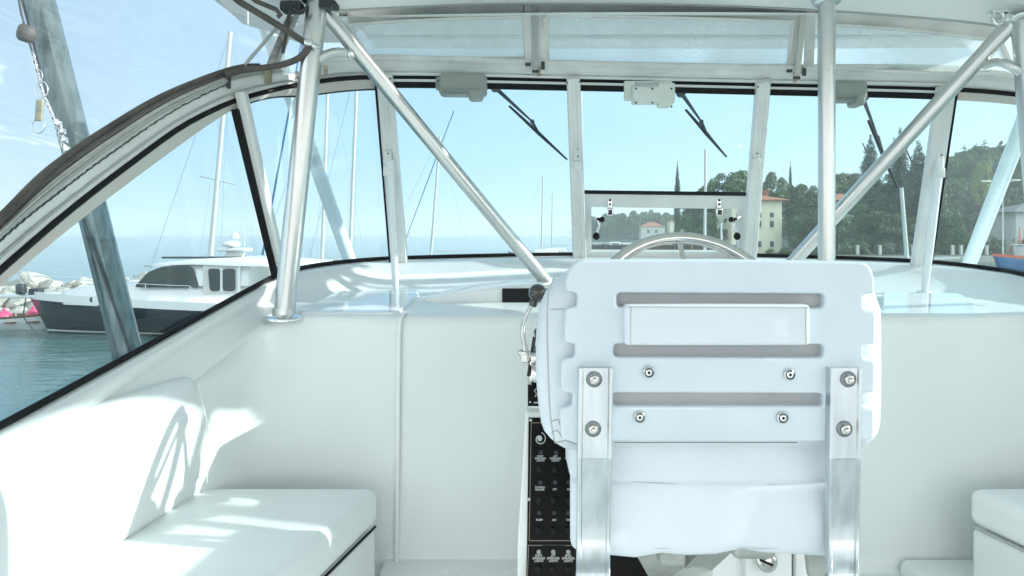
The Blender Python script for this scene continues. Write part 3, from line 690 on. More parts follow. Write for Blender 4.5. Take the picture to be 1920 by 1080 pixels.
sailboat(432, 60, 395, 36, 'sailing boat whose mast rises behind the roof of the motor yacht', r=.15, spreader=[(374,330,440,346)], hx0=-3.5, hx1=4.2)
sailboat(616, 120, 604, 40, 'sailing boat with blue furled sail beside the left hardtop post', r=.11, furl=(545,190,490,490,.075), hx0=-4.2, hx1=3)
sailboat(671, 110, 656, 44, 'sailing boat with slender mast left of the second mullion', r=.13, hx0=-3, hx1=5)
sailboat(825, 256, 808, 62, 'sailing boat whose short mast carries a blue furled sail by the left mullion', r=.14, furl=(822,285,764,440,.035), hx0=-5, hx1=4, spreader=[(806,432,818,432)])
sailboat(1018, 330, 1015, 90, 'distant sailing boat seen left of the third mullion, taller mast', r=.12, hx0=-4, hx1=4)
sailboat(1036, 362, 1034, 100, 'distant sailing boat close to the third mullion, shorter mast', r=.11, hx0=-4, hx1=4)
sailboat(1323, 280, 1321, 60, 'sailing boat with white mast in front of the domed pine', r=.14, hx0=-3, hx1=4, wires=False)
sailboat(1690, 352, 1700, 42, 'sailing boat with short white mast right of the wiper blade', r=.14, hx0=-3.5, hx1=3.5, wires=False)
sailboat(1352, 418, 1353, 64, 'small sailing boat with low bare mast right of the white mast', r=.12, hx0=-2, hx1=3, wires=False)
# --- fishing boat at the right edge
D2 = 66; s2 = D2/F; x = (1866-960)*s2; t = thing('fishing_boat', 'blue and orange fishing boat afloat at the right edge', 'boat', (x+3, D2, 0))
mb = MB(); a, b2 = hull(mb, 7.5, 2.4, .9, x+.3, D2, 1, sheer=.5, rake=.7, ns=16); clean(mb.build('hull', HULLB, t))
mb = MB()
for Q in (a, b2): mb.grid([[p[-1]+Vector((0,0,-.02)) for p in Q], [p[-1]+Vector((0,0,.28)) for p in Q]])
deckplate(mb, a, b2, .1); mb.build('gunwale_band', ORANGE, t)
mb = MB(); mb.rbox((x+3.2, D2, 1.7), (1.6,1.5,1.6), .15, 3); mb.rbox((x+3.2, D2, 2.55), (2.0,1.8,.12), .04, 3); mb.build('wheelhouse', HULLW, t)
mb = MB(); mb.tube([(x+2.6, D2, 2.5), (x+2.5, D2, 4.4)], .07, 8); mb.tube([(x+2.5,D2,3.6),(x+1.2,D2,1.6)], .03, 6); mb.build('mast', ORANGE, t)
# --- dark jetty across the basin
JET = mat('tarred_timber', (.030,.026,.022), .7, var=.5, vscale=1.5, col2=(.07,.045,.03))
D = 92; t = thing('jetty', 'dark timber jetty with piles and a pale top rail seen low through the open hatch', 'jetty', (21.5, D, 0)); 
mb = MB(); mb.box((21.8, D, 1.72), (23.5, 3.0, .80)); mb.box((21.8, D-1.45, 1.05), (23.5, .25, .5)); mb.build('deck', JET, t)
for k in range(10):
    mb = MB(); mb.tube([(10.6+k*2.45, D-1.75, -.5), (10.6+k*2.45, D-1.75, 2.3)], .16, 8); mb.build('pile', JET if k % 3 else bpy.data.materials['varnished_wood'], t)
mb = MB(); mb.box((21.8, D-1.2, 2.42), (23.5, .10, .10)); mb.build('rail', FRAME, t)
for k in range(6): mb = MB(); mb.box((12+k*3.9, D-1.2, 2.2), (.08,.08,.4)); mb.build('rail_post', FRAME, t)
# --- small boats at the far side of the basin, in the lower hatch
for i, (px, D, d, m_, lb) in enumerate(((1150,150,1,HULLW,'small white motorboat at its mooring, farthest left in the open hatch'),(1180,125,-1,WOOD,'brown wooden motorboat moored in the basin ahead'),(1240,118,1,HULLN,'dark motorboat moored in the basin behind the helm wheel'),
        (1310,112,-1,HULLW,'small white motorboat moored near the white mast'),(1375,105,1,HULLN,'dark motorboat moored below the cream house'))):
    x = (px-960)/F*D; t = thing('motorboat', lb, 'boat', (x, D, 0), 'small motorboats moored in the basin')
    mb = MB(); a, b2 = hull(mb, 6.5, 2.3, .9, x-3*d, D, d, sheer=.3, ns=12); deckplate(mb, a, b2, .05); clean(mb.build('hull', m_, t))
    mb = MB(); mb.rbox((x+.4*d, D, 1.35), (2.4,1.6,1.1), .2, 3); mb.build('cabin', HULLW, t)
    mb = MB(); mb.box((x+.4*d, D-.81, 1.5), (1.7,.03,.4)); mb.build('window', SPINE, t)
# ============================================================ our own boat: liner, screen, hardtop
def cv(*c): return hermite([(a[0], P(a[1], a[2], a[3]) if len(a) == 4 else a[1]) for a in c])
def rt(x, Y, z): return V(x, Y, z)
OFF = .02667
# glass base
Wc = cv((0,-400,1019,.97),(.45,0,800,1.31),(.75,260,658,1.7),(1,515,518,2.3),(1.3,560,504,2.47),(1.6,640,492,2.65),(2,752,484,2.85),(3,1083,477,3.05),(4,1403,479,3.05),(5,1722,490,2.85),(5.4,1850,503,2.68),(6,1972,528,2.35),(6.5,V(2.12,1.31,-.36)),(7,V(2.18,.5,-.42)))
# glass top edge, header gasket, zip line, upper piping
Dc = cv((0,-330,845,.97),(.45,0,538,1.31),(.75,235,348,1.70),(1,444,202,2.08),(1.5,585,177,2.28),(2,712,166,2.40),(3,1075,169,2.50),(4,1432,177,2.50),(5,1768,187,2.40),(5.6,1915,198,2.25),(6,2010,215,2.08),(6.5,V(2.16,1.45,.75)),(7,V(2.2,.5,.75)))
Cc = cv((0,-330,800,.965),(.45,0,506,1.305),(.6,122,401,1.49),(.75,245,306,1.69),(.88,350,232,1.87),(1,441,189,2.06),(1.5,585,155,2.27),(2,712,145,2.39),(3,1075,151,2.49),(4,1432,159,2.49),(5,1768,167,2.39),(5.6,1915,178,2.24),(6,2010,195,2.07),(6.5,V(2.16,1.45,.765)),(7,V(2.2,.5,.765)))
Bc = cv((0,-330,760,.95),(.45,0,445,1.29),(.6,105,362,1.46),(.75,215,281,1.66),(.88,325,208,1.85),(1,426,160,2.04),(1.5,585,136,2.26),(2,712,128,2.37),(3,1075,136,2.46),(4,1432,143,2.46),(5,1768,146,2.37),(5.6,1915,158,2.22),(6,2010,178,2.05),(6.5,V(2.16,1.44,.78)),(7,V(2.2,.5,.78)))
Ac = cv((0,-330,700,.94),(.45,0,405,1.28),(.6,90,318,1.45),(.75,195,244,1.66),(.88,310,177,1.86),(1,426,132,2.04),(1.25,500,123,2.15),(1.5,600,112,2.25),(2,712,108,2.34),(3,1075,119,2.42),(4,1432,126,2.42),(5,1775,128,2.34),(5.6,1915,145,2.2),(6,2010,165,2.03),(6.5,V(2.16,1.43,.80)),(7,V(2.2,.5,.80)))
def offs(c, dy=0, dz=0, out=0):
    def f(s):
        p = c(s); d = Vector((p.x-.5, p.y-.9, 0)).normalized() if out else Vector((0,0,0))
        return p+Vector((0, dy, dz))+d*out
    return f
def strip(a, b, s0, s1, n, th=.012, rows=2):
    ss = lin(s0, s1, n); mb = MB(); mb.grid([[a(s).lerp(b(s), k/(rows-1)) for s in ss] for k in range(rows)], True, th); return mb
def rail_tube(c, s0, s1, n, r, flat=None): mb = MB(); mb.tube([c(s) for s in lin(s0, s1, n)], r, 8, flat=flat); return mb

# ---- liner: coaming, dash shelf, front bulkhead and side walls as one moulded skin
Gc = cv((0,V(-1.03,.97,-.53)),(.45,V(-1.03,1.31,-.48)),(.75,V(-.985,1.7,-.375)),(1,V(-.885,2.14,-.25)),(1.3,V(-.79,2.33,-.235)),(1.6,V(-.67,2.47,-.235)),(2,V(-.47,2.6,-.225)),(3,V(.3,2.7,-.22)),(4,V(1.0,2.7,-.22)),(5,V(1.68,2.6,-.225)),(5.5,V(1.88,2.38,-.235)),(6,V(1.99,2.14,-.25)),(6.5,V(2.13,1.31,-.46)),(7,V(2.16,.5,-.50)))
Ec = cv((0,V(-1.035,.97,-.63)),(.45,V(-1.035,1.31,-.58)),(.75,V(-1.0,1.7,-.50)),(1,V(-.875,2.02,-.35)),(1.15,V(-.80,2.085,-.29)),(1.3,V(-.71,2.1,-.272)),(1.6,V(-.55,2.1,-.268)),(2,V(-.36,2.1,-.268)),(3,V(.25,2.1,-.268)),(4,V(.95,2.1,-.268)),(5,V(1.5,2.1,-.268)),(5.6,V(1.81,2.1,-.272)),(6,V(1.98,2.02,-.35)),(6.5,V(2.13,1.31,-.56)),(7,V(2.17,.5,-.60)))
FLOOR = -1.10
ss = lin(0, 7, 141)
def inn(p, d):
    q = Vector((.5-p.x, .9-p.y, 0)).normalized(); return p+q*d
rowsL = [[offs(Wc, out=.05)(s)+Vector((0,0,-.05)) for s in ss], [Wc(s)+Vector((0,0,-.004)) for s in ss], [inn(Wc(s), .012)+Vector((0,0,-.010)) for s in ss],
         [inn(Wc(s), .03).lerp(inn(Wc(s), .05).lerp(Gc(s), .22), .9)+Vector((0,0,.004)) for s in ss],
         [inn(Wc(s), .05).lerp(Gc(s), .28)+Vector((0,0,-.012)) for s in ss],
         [inn(Wc(s), .05).lerp(Gc(s), .62)+Vector((0,0,-.012)) for s in ss],
         [Gc(s).lerp(Wc(s), .10)+Vector((0,0,-.008)) for s in ss], [Gc(s).lerp(Ec(s), .06)+Vector((0,0,-.004)) for s in ss],
         [Gc(s).lerp(Ec(s), .5) for s in ss], [Gc(s).lerp(Ec(s), .90)+Vector((0,0,.001)) for s in ss], [Gc(s).lerp(Ec(s), .965) for s in ss], [Ec(s)+Vector((0,0,-.008)) for s in ss]]
def down(s, z):
    e = Ec(s); q = inn(e, .006 if z < -.3 else .004); return Vector((q.x, q.y, min(EYE+z, e.z-.012)))
for z in (-.30, -.34, -.45, -.6, -.75, -.9, -1.03, -1.085): rowsL.append([down(s, z)+Vector((0,0,-.0001*k)) for k, s in enumerate(ss)])
rowsL.append([inn(down(s, FLOOR), .02) for s in ss])
mb = MB(); mb.grid(rowsL); o = mb.build('cockpit_wall', GELIN); struct(o)
mb = MB(); mb.box((.55, -.2, EYE+FLOOR-.03), (3.4, 5.2, .06)); struct(mb.build('cockpit_floor', mat('nonskid_floor', (.70,.75,.73), .7, bump=.6, bscale=300, bdist=.001)))
# low kick ledge at the foot of the bulkhead
mb = MB(); mb.rbox((-.19, 2.03, EYE+FLOOR+.012), (.46, .16, .05), .012, 2)
mb.build('ledge', GEL); tag(bpy.data.objects['ledge'], 'low white ledge at the foot of the bulkhead left of the console', 'ledge')
mb = MB(); mb.rbox((1.49, 1.98, EYE+FLOOR+.012), (.47, .22, .076), .03, 3)
tag(mb.build('foot_step', GELIN), 'low moulded foot step at the base of the bulkhead beside the right bench', 'step')
# raised joint running down the bulkhead
mb = MB(); a = P(752, 604, 2.09); mb.tube([V(-.352,2.16,-.262), V(-.358,2.112,-.262), V(-.366,2.092,-.275), V(-.370,2.088,-.33), V(-.374,2.088,-.7), V(-.378,2.086,-1.08)], [.004,.006,.0085,.009,.009,.009], 8, flat=.6)
tag(mb.build('joint_strip', GEL), 'thin raised seam running down the white bulkhead left of the console', 'seam')
# outer hull of our boat
mb = MB(); rowsO = []
ss2 = lin(0, 7, 71)
hullx = lambda s: offs(Wc, out=.05)(s)
deck = [hullx(s)+Vector((0,0,-.05)) for s in ss2]
d2 = [Vector((p.x, p.y, min(p.z-.3, EYE-.62))) +Vector((p.x-.5,p.y-.9,0)).normalized()*.07 for p in deck]
d3 = [Vector((.55+(p.x-.55)*1.28, p.y*1.0+(.35 if p.y > 2 else 0), EYE-.95)) for p in deck]
mb.grid([deck, d2, d3], True); struct_o = mb.build('cabin_side', GEL); struct(struct_o)
mb = MB()
for sg in (-1, 1):
    rr = []
    for i in range(41):
        y = -4+13.5*i/40; hw = 2.15*(1-max(0, (y-2)/7.6)**2.2) if y > 2 else 2.15
        hw = max(hw, .03); inn_ = 1.64 if y < 1.9 else 1.64*math.sqrt(max(0, 1-((y-1.9)/1.35)**2)); inn_ = min(inn_, hw*.9)
        rr.append([Vector((.55+sg*hw*.7, y, -.4)), Vector((.55+sg*hw*.93, y, 1.1)), Vector((.55+sg*hw, y, EYE-.97)), Vector((.55+sg*inn_, y, EYE-.94))])
    mb.grid(rr, False)
struct(mb.build('deck', GEL))

# ---- windscreen
t = thing('windscreen', 'wraparound cockpit windscreen with white mullions, black gaskets and clear panes', 'windscreen', V(.55, 2.9, -.1))
for i, (s0, s1) in enumerate(((.02,1),(1,2),(2,3),(4,5),(5,6),(6,6.98))):
    e = .012; a = offs(Dc, out=.012); b = offs(Wc, out=.012)
    mb = strip(a, b, s0+e, s1-e, 14, .006, 2); mb.build('pane', GLASSD if s0 >= 4 else GLASS, t)
mb = MB()   # middle pane, shorter: ends above the open hatch
mTL, mTR = P(1093,168,2.512), P(1417,177,2.512); mBL, mBR = P(1094,358,2.87), P(1400,362,2.87)
n_ = (mTR-mTL).cross(mBL-mTL).normalized()
mb.grid([[mTL, mTR], [mBL, mBR]], False, .006); mb.build('pane', GLASS, t)
rail_tube(offs(Wc, dz=.002), .05, 6.95, 120, .0085).build('lower_gasket', BLACK, t)
rail_tube(offs(Cc, dz=.0), .05, 2.02, 60, .0085).build('upper_gasket', BLACK, t)
rail_tube(offs(Cc, dz=.0), 4.99, 6.95, 60, .0085).build('upper_gasket', BLACK, t)
# double black band across the front, with a white bead between
for (a0, a1, m_, nm, th) in ((-.003,.012,BLACK,'upper_gasket',.02),(.012,.021,FRAME,'white_bead',.014),(.021,.043,BLACK,'upper_gasket',.02)):
    f1 = offs(Cc, dz=-a0+.004); f2 = offs(Cc, dz=-a1+.004)
    strip(f1, f2, 1.99, 5.01, 60, -.006 if nm == 'white_bead' else .008).build(nm, m_, t)
strip(offs(Cc, dz=-.006), Dc, .04, 2.02, 60, .014).build('top_frame', TAN, t)
strip(offs(Cc, dz=-.006), Dc, 4.99, 6.96, 50, .014).build('top_frame', TAN, t)
rail_tube(offs(Dc, dz=-.001, out=.008), 1.0, 2.0, 24, .004).build('frame_edge', DKMET, t)
# header: canvas flap, zip line, white channel
strip(offs(Bc, out=-.004), offs(Cc, dz=.006), .03, 6.97, 130, .02).build('header_channel', FRAME, t)
mid = lambda s: Bc(s).lerp(Cc(s), .55)
rail_tube(offs(mid, out=-.006), .04, 2.0, 60, .0035).build('channel_groove', GREY, t)
rail_tube(offs(lambda s: Bc(s).lerp(Cc(s), .62), out=-.007), 1.95, 5.1, 60, .006).build('header_bead', FRAME, t)
# mullions
def mull(top, bot, wt, wb, gl=None, plate_=True):
    a = P(*top); b = P(*bot); mb = MB(); sd = Vector((1, 0, 0))
    tt = (b-a).normalized(); u = (sd-tt*sd.dot(tt)).normalized(); nn = u.cross(tt).normalized()
    if nn.y > 0: nn = -nn
    rows_ = []
    for k in range(7):
        q = a.lerp(b, k/6); wk = (wt+(wb-wt)*k/6)/2
        rows_.append([q-u*wk-nn*.02, q-u*wk+nn*.006, q-u*(wk-.004)+nn*.012, q-u*wk*.35+nn*.013, q-u*wk*.25+nn*.009, q+u*wk*.25+nn*.009, q+u*wk*.35+nn*.013, q+u*(wk-.004)+nn*.012, q+u*wk+nn*.006, q+u*wk-nn*.02])
    mb.grid(rows_, False); mb.add([rows_[0][i] for i in range(10)], [tuple(range(10))], False); mb.add([rows_[-1][i] for i in range(10)], [tuple(range(10))[::-1]], False)
    o = clean(mb.build('mullion', FRAME, t))
    return a, b, u, nn
m1 = mull((450,172,2.05),(523,498,2.27),.032,.032)
mb = MB(); mb.bar(P(441,205,2.055), P(517,520,2.275), .024, .012, (1,0,0)); mb.build('mullion_gasket', BLACK, t)
m2 = mull((720,139,2.36),(749,500,2.80),.058,.072)
m3 = mull((1075,146,2.45),(1087,482,3.0),.052,.064)
m4 = mull((1432,153,2.45),(1405,484,3.0),.052,.064)
m5 = mull((1776,163,2.36),(1726,505,2.80),.060,.072)
m6 = mull((2020,196,2.03),(1985,520,2.27),.04,.04)
mb = MB(); ph = hermite([(0,V(2.16,1.90,.60)),(1,V(2.17,1.80,.40)),(2,V(2.16,1.66,.15)),(3,V(2.13,1.60,-.15)),(4,V(2.11,1.58,-.38))])
mb.tube([ph(x) for x in lin(0,4,20)], [.022+.016*i/19 for i in range(20)], 10); mb.build('mullion', FRAME, t)  # unseen starboard bar, added to cast the curved shadow on the backrest
for m_, px, dx in ((m2,0,-1),(m5,0,1)):
    a, b, u, nn = m_; mb = MB(); mb.bar(a-u*.034*(1 if dx < 0 else -1), b-u*.040*(1 if dx < 0 else -1), .02, .005, nn); mb.build('mullion_gasket', BLACK, t)
# latch plates on mullions
for (px, py, Y) in ((727,297,2.52),(1082,288,2.66),(1417,283,2.66),(1762,300,2.52)):
    q = P(px, py, Y-.02); mb = MB(); mb.rbox(q, (.03,.012,.06), .005, 2); mb.rbox(q+Vector((0,-.004,-.05)), (.034,.014,.04), .006, 2); lp = mb.build('latch_plate', FRAME, t)
    mb = MB()
    for dz in (.018, -.012): mb.sphere(q+Vector((.003,-.008,dz)), .0035, 8)
    mb.build('screw', DKMET, lp)
for m_ in (m2, m3, m4, m5):
    a, b, u, nn = m_; mb = MB()
    for sx in (-.024, .024): mb.sphere(a+(b-a).normalized()*.012+u*sx+nn*.012, .0038, 8)
    mb.build('screw', DKMET, t)
# rust weeps and grime under the zip ends and header screws
RUST = clear('rust_weep', (.97,.93,.88), dust_veil=.32, veil_scale=26, veil_col=(.38,.24,.13), refl=.1)
for px, py, Y, h_ in ((1010,130,2.40,.035),(1488,140,2.41,.04),(1500,128,2.40,.03),(612,128,2.22,.03),(560,138,2.18,.03)):
    q = P(px, py, Y); mb = MB(); mb.rbox(q+Vector((0,-.012,-h_*.3)), (.016,.002,h_), .0009, 3); mb.build('rust_stain', RUST, t)
# braces from mullions 2 and 5 down to the dash
for (a_, b_) in (((731,300,2.50),(742,546,2.55)),((1762,300,2.50),(1733,548,2.55))):
    A, B = P(*a_), P(*b_); mb = MB(); mb.tube([A, A.lerp(B,.5), A.lerp(B,.93), B], [.016,.016,.014,.010], 12); mb.lathe([(0,.006),(.022,.006),(.026,0),(.026,-.012)], B, n=14); mb.build('brace', WTUBE, t)
# hatch frame below the middle pane
FA, FB = P(1092,360,2.865), P(1400,364,2.865); GA, GB = P(1100,482,3.03), P(1396,484,3.03)
def FP(u, v): return FA.lerp(FB, u).lerp(GA.lerp(GB, u), v)
def fuv(px, py):
    u = .5; v = .5
    for _ in range(12):
        q = FP(u, v); cx = 960+q.x/q.y*F; cyy = HZ-(q.z-EYE)/q.y*F
        u += (px-cx)/308*.9; v += (py-cyy)/121*.9
    return FP(u, v)
mb = MB()
for quad in (((1090,360),(1402,364),(1402,392),(1090,388)),((1090,388),(1109,388),(1109,484),(1098,484)),((1384,391),(1402,392),(1398,486),(1384,484)),((1109,472),(1384,473),(1384,486),(1109,484))):
    a, b, c, d = [fuv(*q) for q in quad]; mb.grid([[a, b], [d, c]], False, .02)
hf = mb.build('hatch_frame', FRAME, t)
mb = MB(); mb.bar(P(1093,360,2.855), P(1401,364,2.855), .014, .012, (0,-.3,-1)); mb.build('pane_gasket', BLACK, t)
mb = MB(); c4 = [fuv(*q)+Vector((0,.012,0)) for q in ((1110,389),(1383,392),(1383,472),(1110,471))]; mb.grid([[c4[0], c4[1]], [c4[3], c4[2]]], False, .006); mb.build('hatch_pane', clear('hatch_glass', (.88,.95,.95), dust_veil=.03), hf)
for px, dx in ((1143, 0), (1347, 0)):
    q = fuv(px, 385); mb = MB(); mb.rbox(q+Vector((0,-.008,.01)), (.022,.012,.05), .004, 2); mb.rbox(q+Vector((0,-.012,-.03)), (.03,.012,.035), .005, 2); hl = mb.build('hinge', STEEL, hf)
    mb = MB(); mb.sphere(q+Vector((0,-.016,.022)), .006, 8); mb.sphere(q+Vector((0,-.016,.004)), .006, 8); mb.box(q+Vector((0,-.019,-.032)), (.018,.004,.022)); mb.build('hinge_pin', DKMET, hl)
for px, dx in ((1113, 1), (1381, -1)):
    q = fuv(px, 411); mb = MB(); mb.tube([q+Vector((-.01*dx,-.01,.01)), q+Vector((.014*dx,-.03,0)), q+Vector((.022*dx,-.03,-.03)), q+Vector((.01*dx,-.02,-.07))], .006, 8); dg_ = mb.build('dog_arm', STEEL, hf)
    mb = MB(); mb.sphere(q+Vector((.034*dx,-.03,-.002)), .013, 12); mb.tube([q+Vector((.01*dx,-.03,0)), q+Vector((.034*dx,-.03,-.002))], .007, 8); mb.sphere(q+Vector((.008*dx,-.03,-.078)), .016, 12, (1,1,1.1)); mb.build('dog_knob', BLACK, dg_)
# small clips above the arch
for (px, py, Y, m_) in ((429,150,2.03,DKMET),(503,140,2.13,bpy.data.materials['brass_tag'])):
    q = P(px, py, Y); mb = MB(); mb.rbox(q, (.012 if px < 450 else .024,.012,.055), .004, 2); mb.rbox(q+Vector((0,-.008,.01)), (.008,.01,.02), .003, 2); mb.build('clip', m_, t)

# ---- wiper motors and wipers
def motor(px0, py0, px1, py1, Y, m_, label, style):
    q = P((px0+px1)/2, (py0+py1)/2, Y); w_ = (px1-px0)/F*Y; h_ = (py1-py0)/F*Y; t = thing('wiper_motor', label, 'wiper motor', q, 'wiper motors under the windscreen header')
    if style == 0:
        mb = MB(); mb.rbox(q+Vector((.008,.0,.012)), (w_*.94,.07,h_*.82), .012, 3, puff=.002); b_ = mb.build('housing', m_, t)
        mb = MB(); mb.rbox(q+Vector((w_*.30,-.01,-.026)), (w_*.30,.075,h_*.42), .014, 3); mb.build('gear_cover', m_, t)
        mb = MB()
        for k in range(4): mb.box(q+Vector((-w_*.08,-.036,-.028+k*.0075)), (w_*.5,.006,.003))
        mb.build('cooling_rib', m_, b_)
        mb = MB(); mb.rbox(q+Vector((-w_*.46,.02,.022)), (.022,.03,h_*.5), .006, 2); br = mb.build('bracket', m_, t)
        mb = MB(); mb.sphere(q+Vector((-w_*.46,.003,.03)), .004, 8); mb.build('screw', DKMET, br)
    else:
        mb = MB(); mb.rbox(q+Vector((-.004,.02,.018)), (w_,.02,h_*.72), .004, 2); mb.build('bracket', m_, t)
        mb = MB(); mb.rbox(q+Vector((.008,-.01,-.0)), (w_*.86,.05,h_*.72), .006, 2); b_ = mb.build('housing', m_, t)
        mb = MB(); mb.rbox(q+Vector((w_*.28,-.012,-.03)), (w_*.28,.05,h_*.4), .010, 2); mb.build('gear_cover', m_, t)
        mb = MB(); mb.box(q+Vector((-.02,-.037,.03)), (w_*.5,.004,.014)); mb.build('label_recess', GREY, b_)
        mb = MB()
        for dx, dz in ((-.06,.014),(.0,.014),(.07,.014),(-.06,-.038),(.0,-.038),(.07,-.052)): mb.sphere(q+Vector((dx,-.038,dz)), .0038, 8)
        mb.build('screw', DKMET, t)
motor(818,143,911,190,2.33,MOTORG,'grey ribbed wiper motor under the header, leftmost of three',0)
motor(1174,152,1264,203,2.37,MOTORC,'cream wiper motor with screws, above the middle windscreen pane',1)
motor(1548,157,1616,201,2.33,MOTORG,'grey wiper motor beside the tall central post',0)
def wiper(p0, p1, b0, b1, Y, label):
    A, B = P(*p0, Y), P(*p1, Y+.12); C0, C1 = P(*b0, Y+.05), P(*b1, Y+.24)
    t = thing('windscreen_wiper', label, 'wiper', A, 'wipers outside the windscreen')
    mb = MB(); mb.tube([A, A.lerp(B,.4), B], [.009,.007,.004], 8); mb.build('arm', DKMET, t)
    mb = MB(); m = C0.lerp(C1,.5); k = B; mb.tube([C0, m], [.0055,.009], 8, flat=.8); mb.tube([m, C1], [.009,.0045], 8, flat=.8); bl = mb.build('blade', BLACK, t)
    mb = MB(); mb.sphere(B, .010, 10); mb.bar(B, C0.lerp(C1,.48), .012, .008, (1,0,0)); mb.build('joint', DKMET, t)
    mb = MB(); mb.lathe([(0,-.02),(.016,-.018),(.018,.012),(.012,.03)], A, (0,1,0), 12); mb.build('spindle', DKMET, t)
wiper((928,164),(998,228),(955,199),(1063,299),2.55,'black wiper seen against the sky in the left hand pane')
wiper((1277,174),(1315,228),(1286,206),(1362,294),2.58,'black wiper against the sky in the middle pane')
wiper((1618,183),(1646,258),(1628,226),(1682,352),2.55,'black wiper in front of the cypresses')

# ---- hardtop
t = thing('hardtop', 'white hardtop roof over the cockpit with a moulded front lip', 'roof', V(.55, 2.0, .85))
def roofz(x, y): return .80+.045*(1-((x-.5)/1.55)**2)+.06*sst(2.25,3.1,y)-.02*max(0, (1.2-y))*.2
rows_ = []
for j, y in enumerate((-1.6,-.8,0,.8,1.4,1.9,2.14)):
    rows_.append([V(x, y, roofz(x, y)) for x in lin(-1.0, 2.05, 31)])
mb = MB(); mb.grid(rows_)
top_ = [[p+Vector((0,0,.09)) for p in r_] for r_ in rows_]; mb.grid(top_, flip=True)
for i in (0, -1): mb.grid([[r_[i] for r_ in rows_], [r_[i] for r_ in top_]])
mb.grid([rows_[0], top_[0]])
mb.build('roof_panel', CEIL, t)
Hc = cv((0,620,20,2.2),(1,780,12,2.28),(2,937,7,2.31),(3,1250,8,2.31),(4,1500,17,2.29),(5,1760,36,2.22),(6,1925,56,2.12),(7,2010,72,2.0))
strip(lambda s: Hc(s)+Vector((0,-.10-.0*s,.04)), Hc, 0, 7, 50, .05, 3).build('front_lip', CEIL, t)
rail_tube(Hc, 0, 7, 60, .005).build('lip_seam', GREY, t)
# forward brow beyond the curtain
rows_ = []
for y in (2.3,2.5,2.7,2.86,2.99,3.05):
    rows_.append([])
    for k, x in enumerate(lin(-.62, 1.98, 31)):
        u = (x-.55)/1.4; yy = 2.15+(y-2.15)*(1-.28*abs(u)**2.2); rows_[-1].append(V(x, yy, .80+ (yy-2.3)*.155 -.03*u*u + (-.03 if y > 3 else 0)))
mb = MB(); mb.grid(rows_); mb.grid([[p+Vector((0,0,.07)) for p in r_] for r_ in rows_], flip=True)
mb.grid([rows_[-1], [p+Vector((0,0,.07)) for p in rows_[-1]]]); mb.grid([[r_[0] for r_ in rows_], [r_[0]+Vector((0,0,.07)) for r_ in rows_]]); mb.grid([[r_[-1] for r_ in rows_], [r_[-1]+Vector((0,0,.07)) for r_ in rows_]]); mb.build('brow', CEIL, t)
mb = MB(); mb.tube([rows_[3][i]+Vector((0,-.02,-.012)) for i in range(31)], .02, 8, flat=.6); mb.build('brow_rib', CEIL, t)
# left wing of the brow seen through the side curtain
mb = MB(); pts_ = [P(360,-30,2.0), P(430,22,2.12), P(455,45,2.2), P(500,58,2.3), P(560,80,2.36), P(640,80,2.4)]
in_ = [V(-.70,2.0,.80), V(-.62,2.1,.80), V(-.60,2.2,.80), V(-.58,2.3,.80), V(-.56,2.34,.81), V(-.5,2.38,.81)]
mb.grid([pts_, in_], True, .06); mb.build('side_edge', CEIL, t)

# ---- clear curtain panels between the lip and the header
def curtain(s0, s1, pts, label):
    TL, TR, BR, BL = [P(*p) for p in pts]; t = thing('curtain_panel', label, 'curtain', TL.lerp(BR, .5), 'clear curtain panels above the windscreen')
    n = 14; rr = []
    for k in range(5):
        v = k/4; row = []
        for j in range(n):
            u = j/(n-1); q = TL.lerp(TR, u).lerp(BL.lerp(BR, u), v); bow = 4*u*(1-u)
            q.z += bow*.012*(1-v)+.002; q.y += .008*math.sin(u*9+s0)*math.sin(v*3.14)+.02*bow; row.append(q)
        rr.append(row)
    mb = MB(); mb.grid(rr, True, .002); mb.build('clear_window', VINYLD, t)
    def edge(r_, wdt, nm='border'):
        mb = MB(); mb.tube([q+Vector((0,-.004,0)) for q in r_], wdt, 8, flat=.35); mb.build(nm, CANVAS, t)
    edge(rr[0], .014); edge(rr[-1], .014); edge([r_[0] for r_ in rr], .012); edge([r_[-1] for r_ in rr], .012)
    # canvas between the window and the lip / header
    lip = [q+Vector((0,-.01,.045)) for q in rr[0]]; mb = MB(); mb.grid([lip, [q+Vector((0,.003,0)) for q in rr[0]]], True, .003); mb.build('upper_canvas', CANVAS, t)
    return t
curtain(2, 3, ((652,48,2.31),(981,34,2.36),(985,110,2.43),(690,107,2.36)), 'clear curtain panel above the windscreen, left of the zip strip')
curtain(3, 4, ((1023,32,2.36),(1486,43,2.36),(1476,124,2.43),(1024,116,2.43)), 'wide clear curtain panel above the middle windscreen')
curtain(4, 5, ((1534,46,2.36),(1872,76,2.22),(1905,141,2.24),(1534,127,2.42)), 'clear curtain panel above the windscreen, right of the tall post')
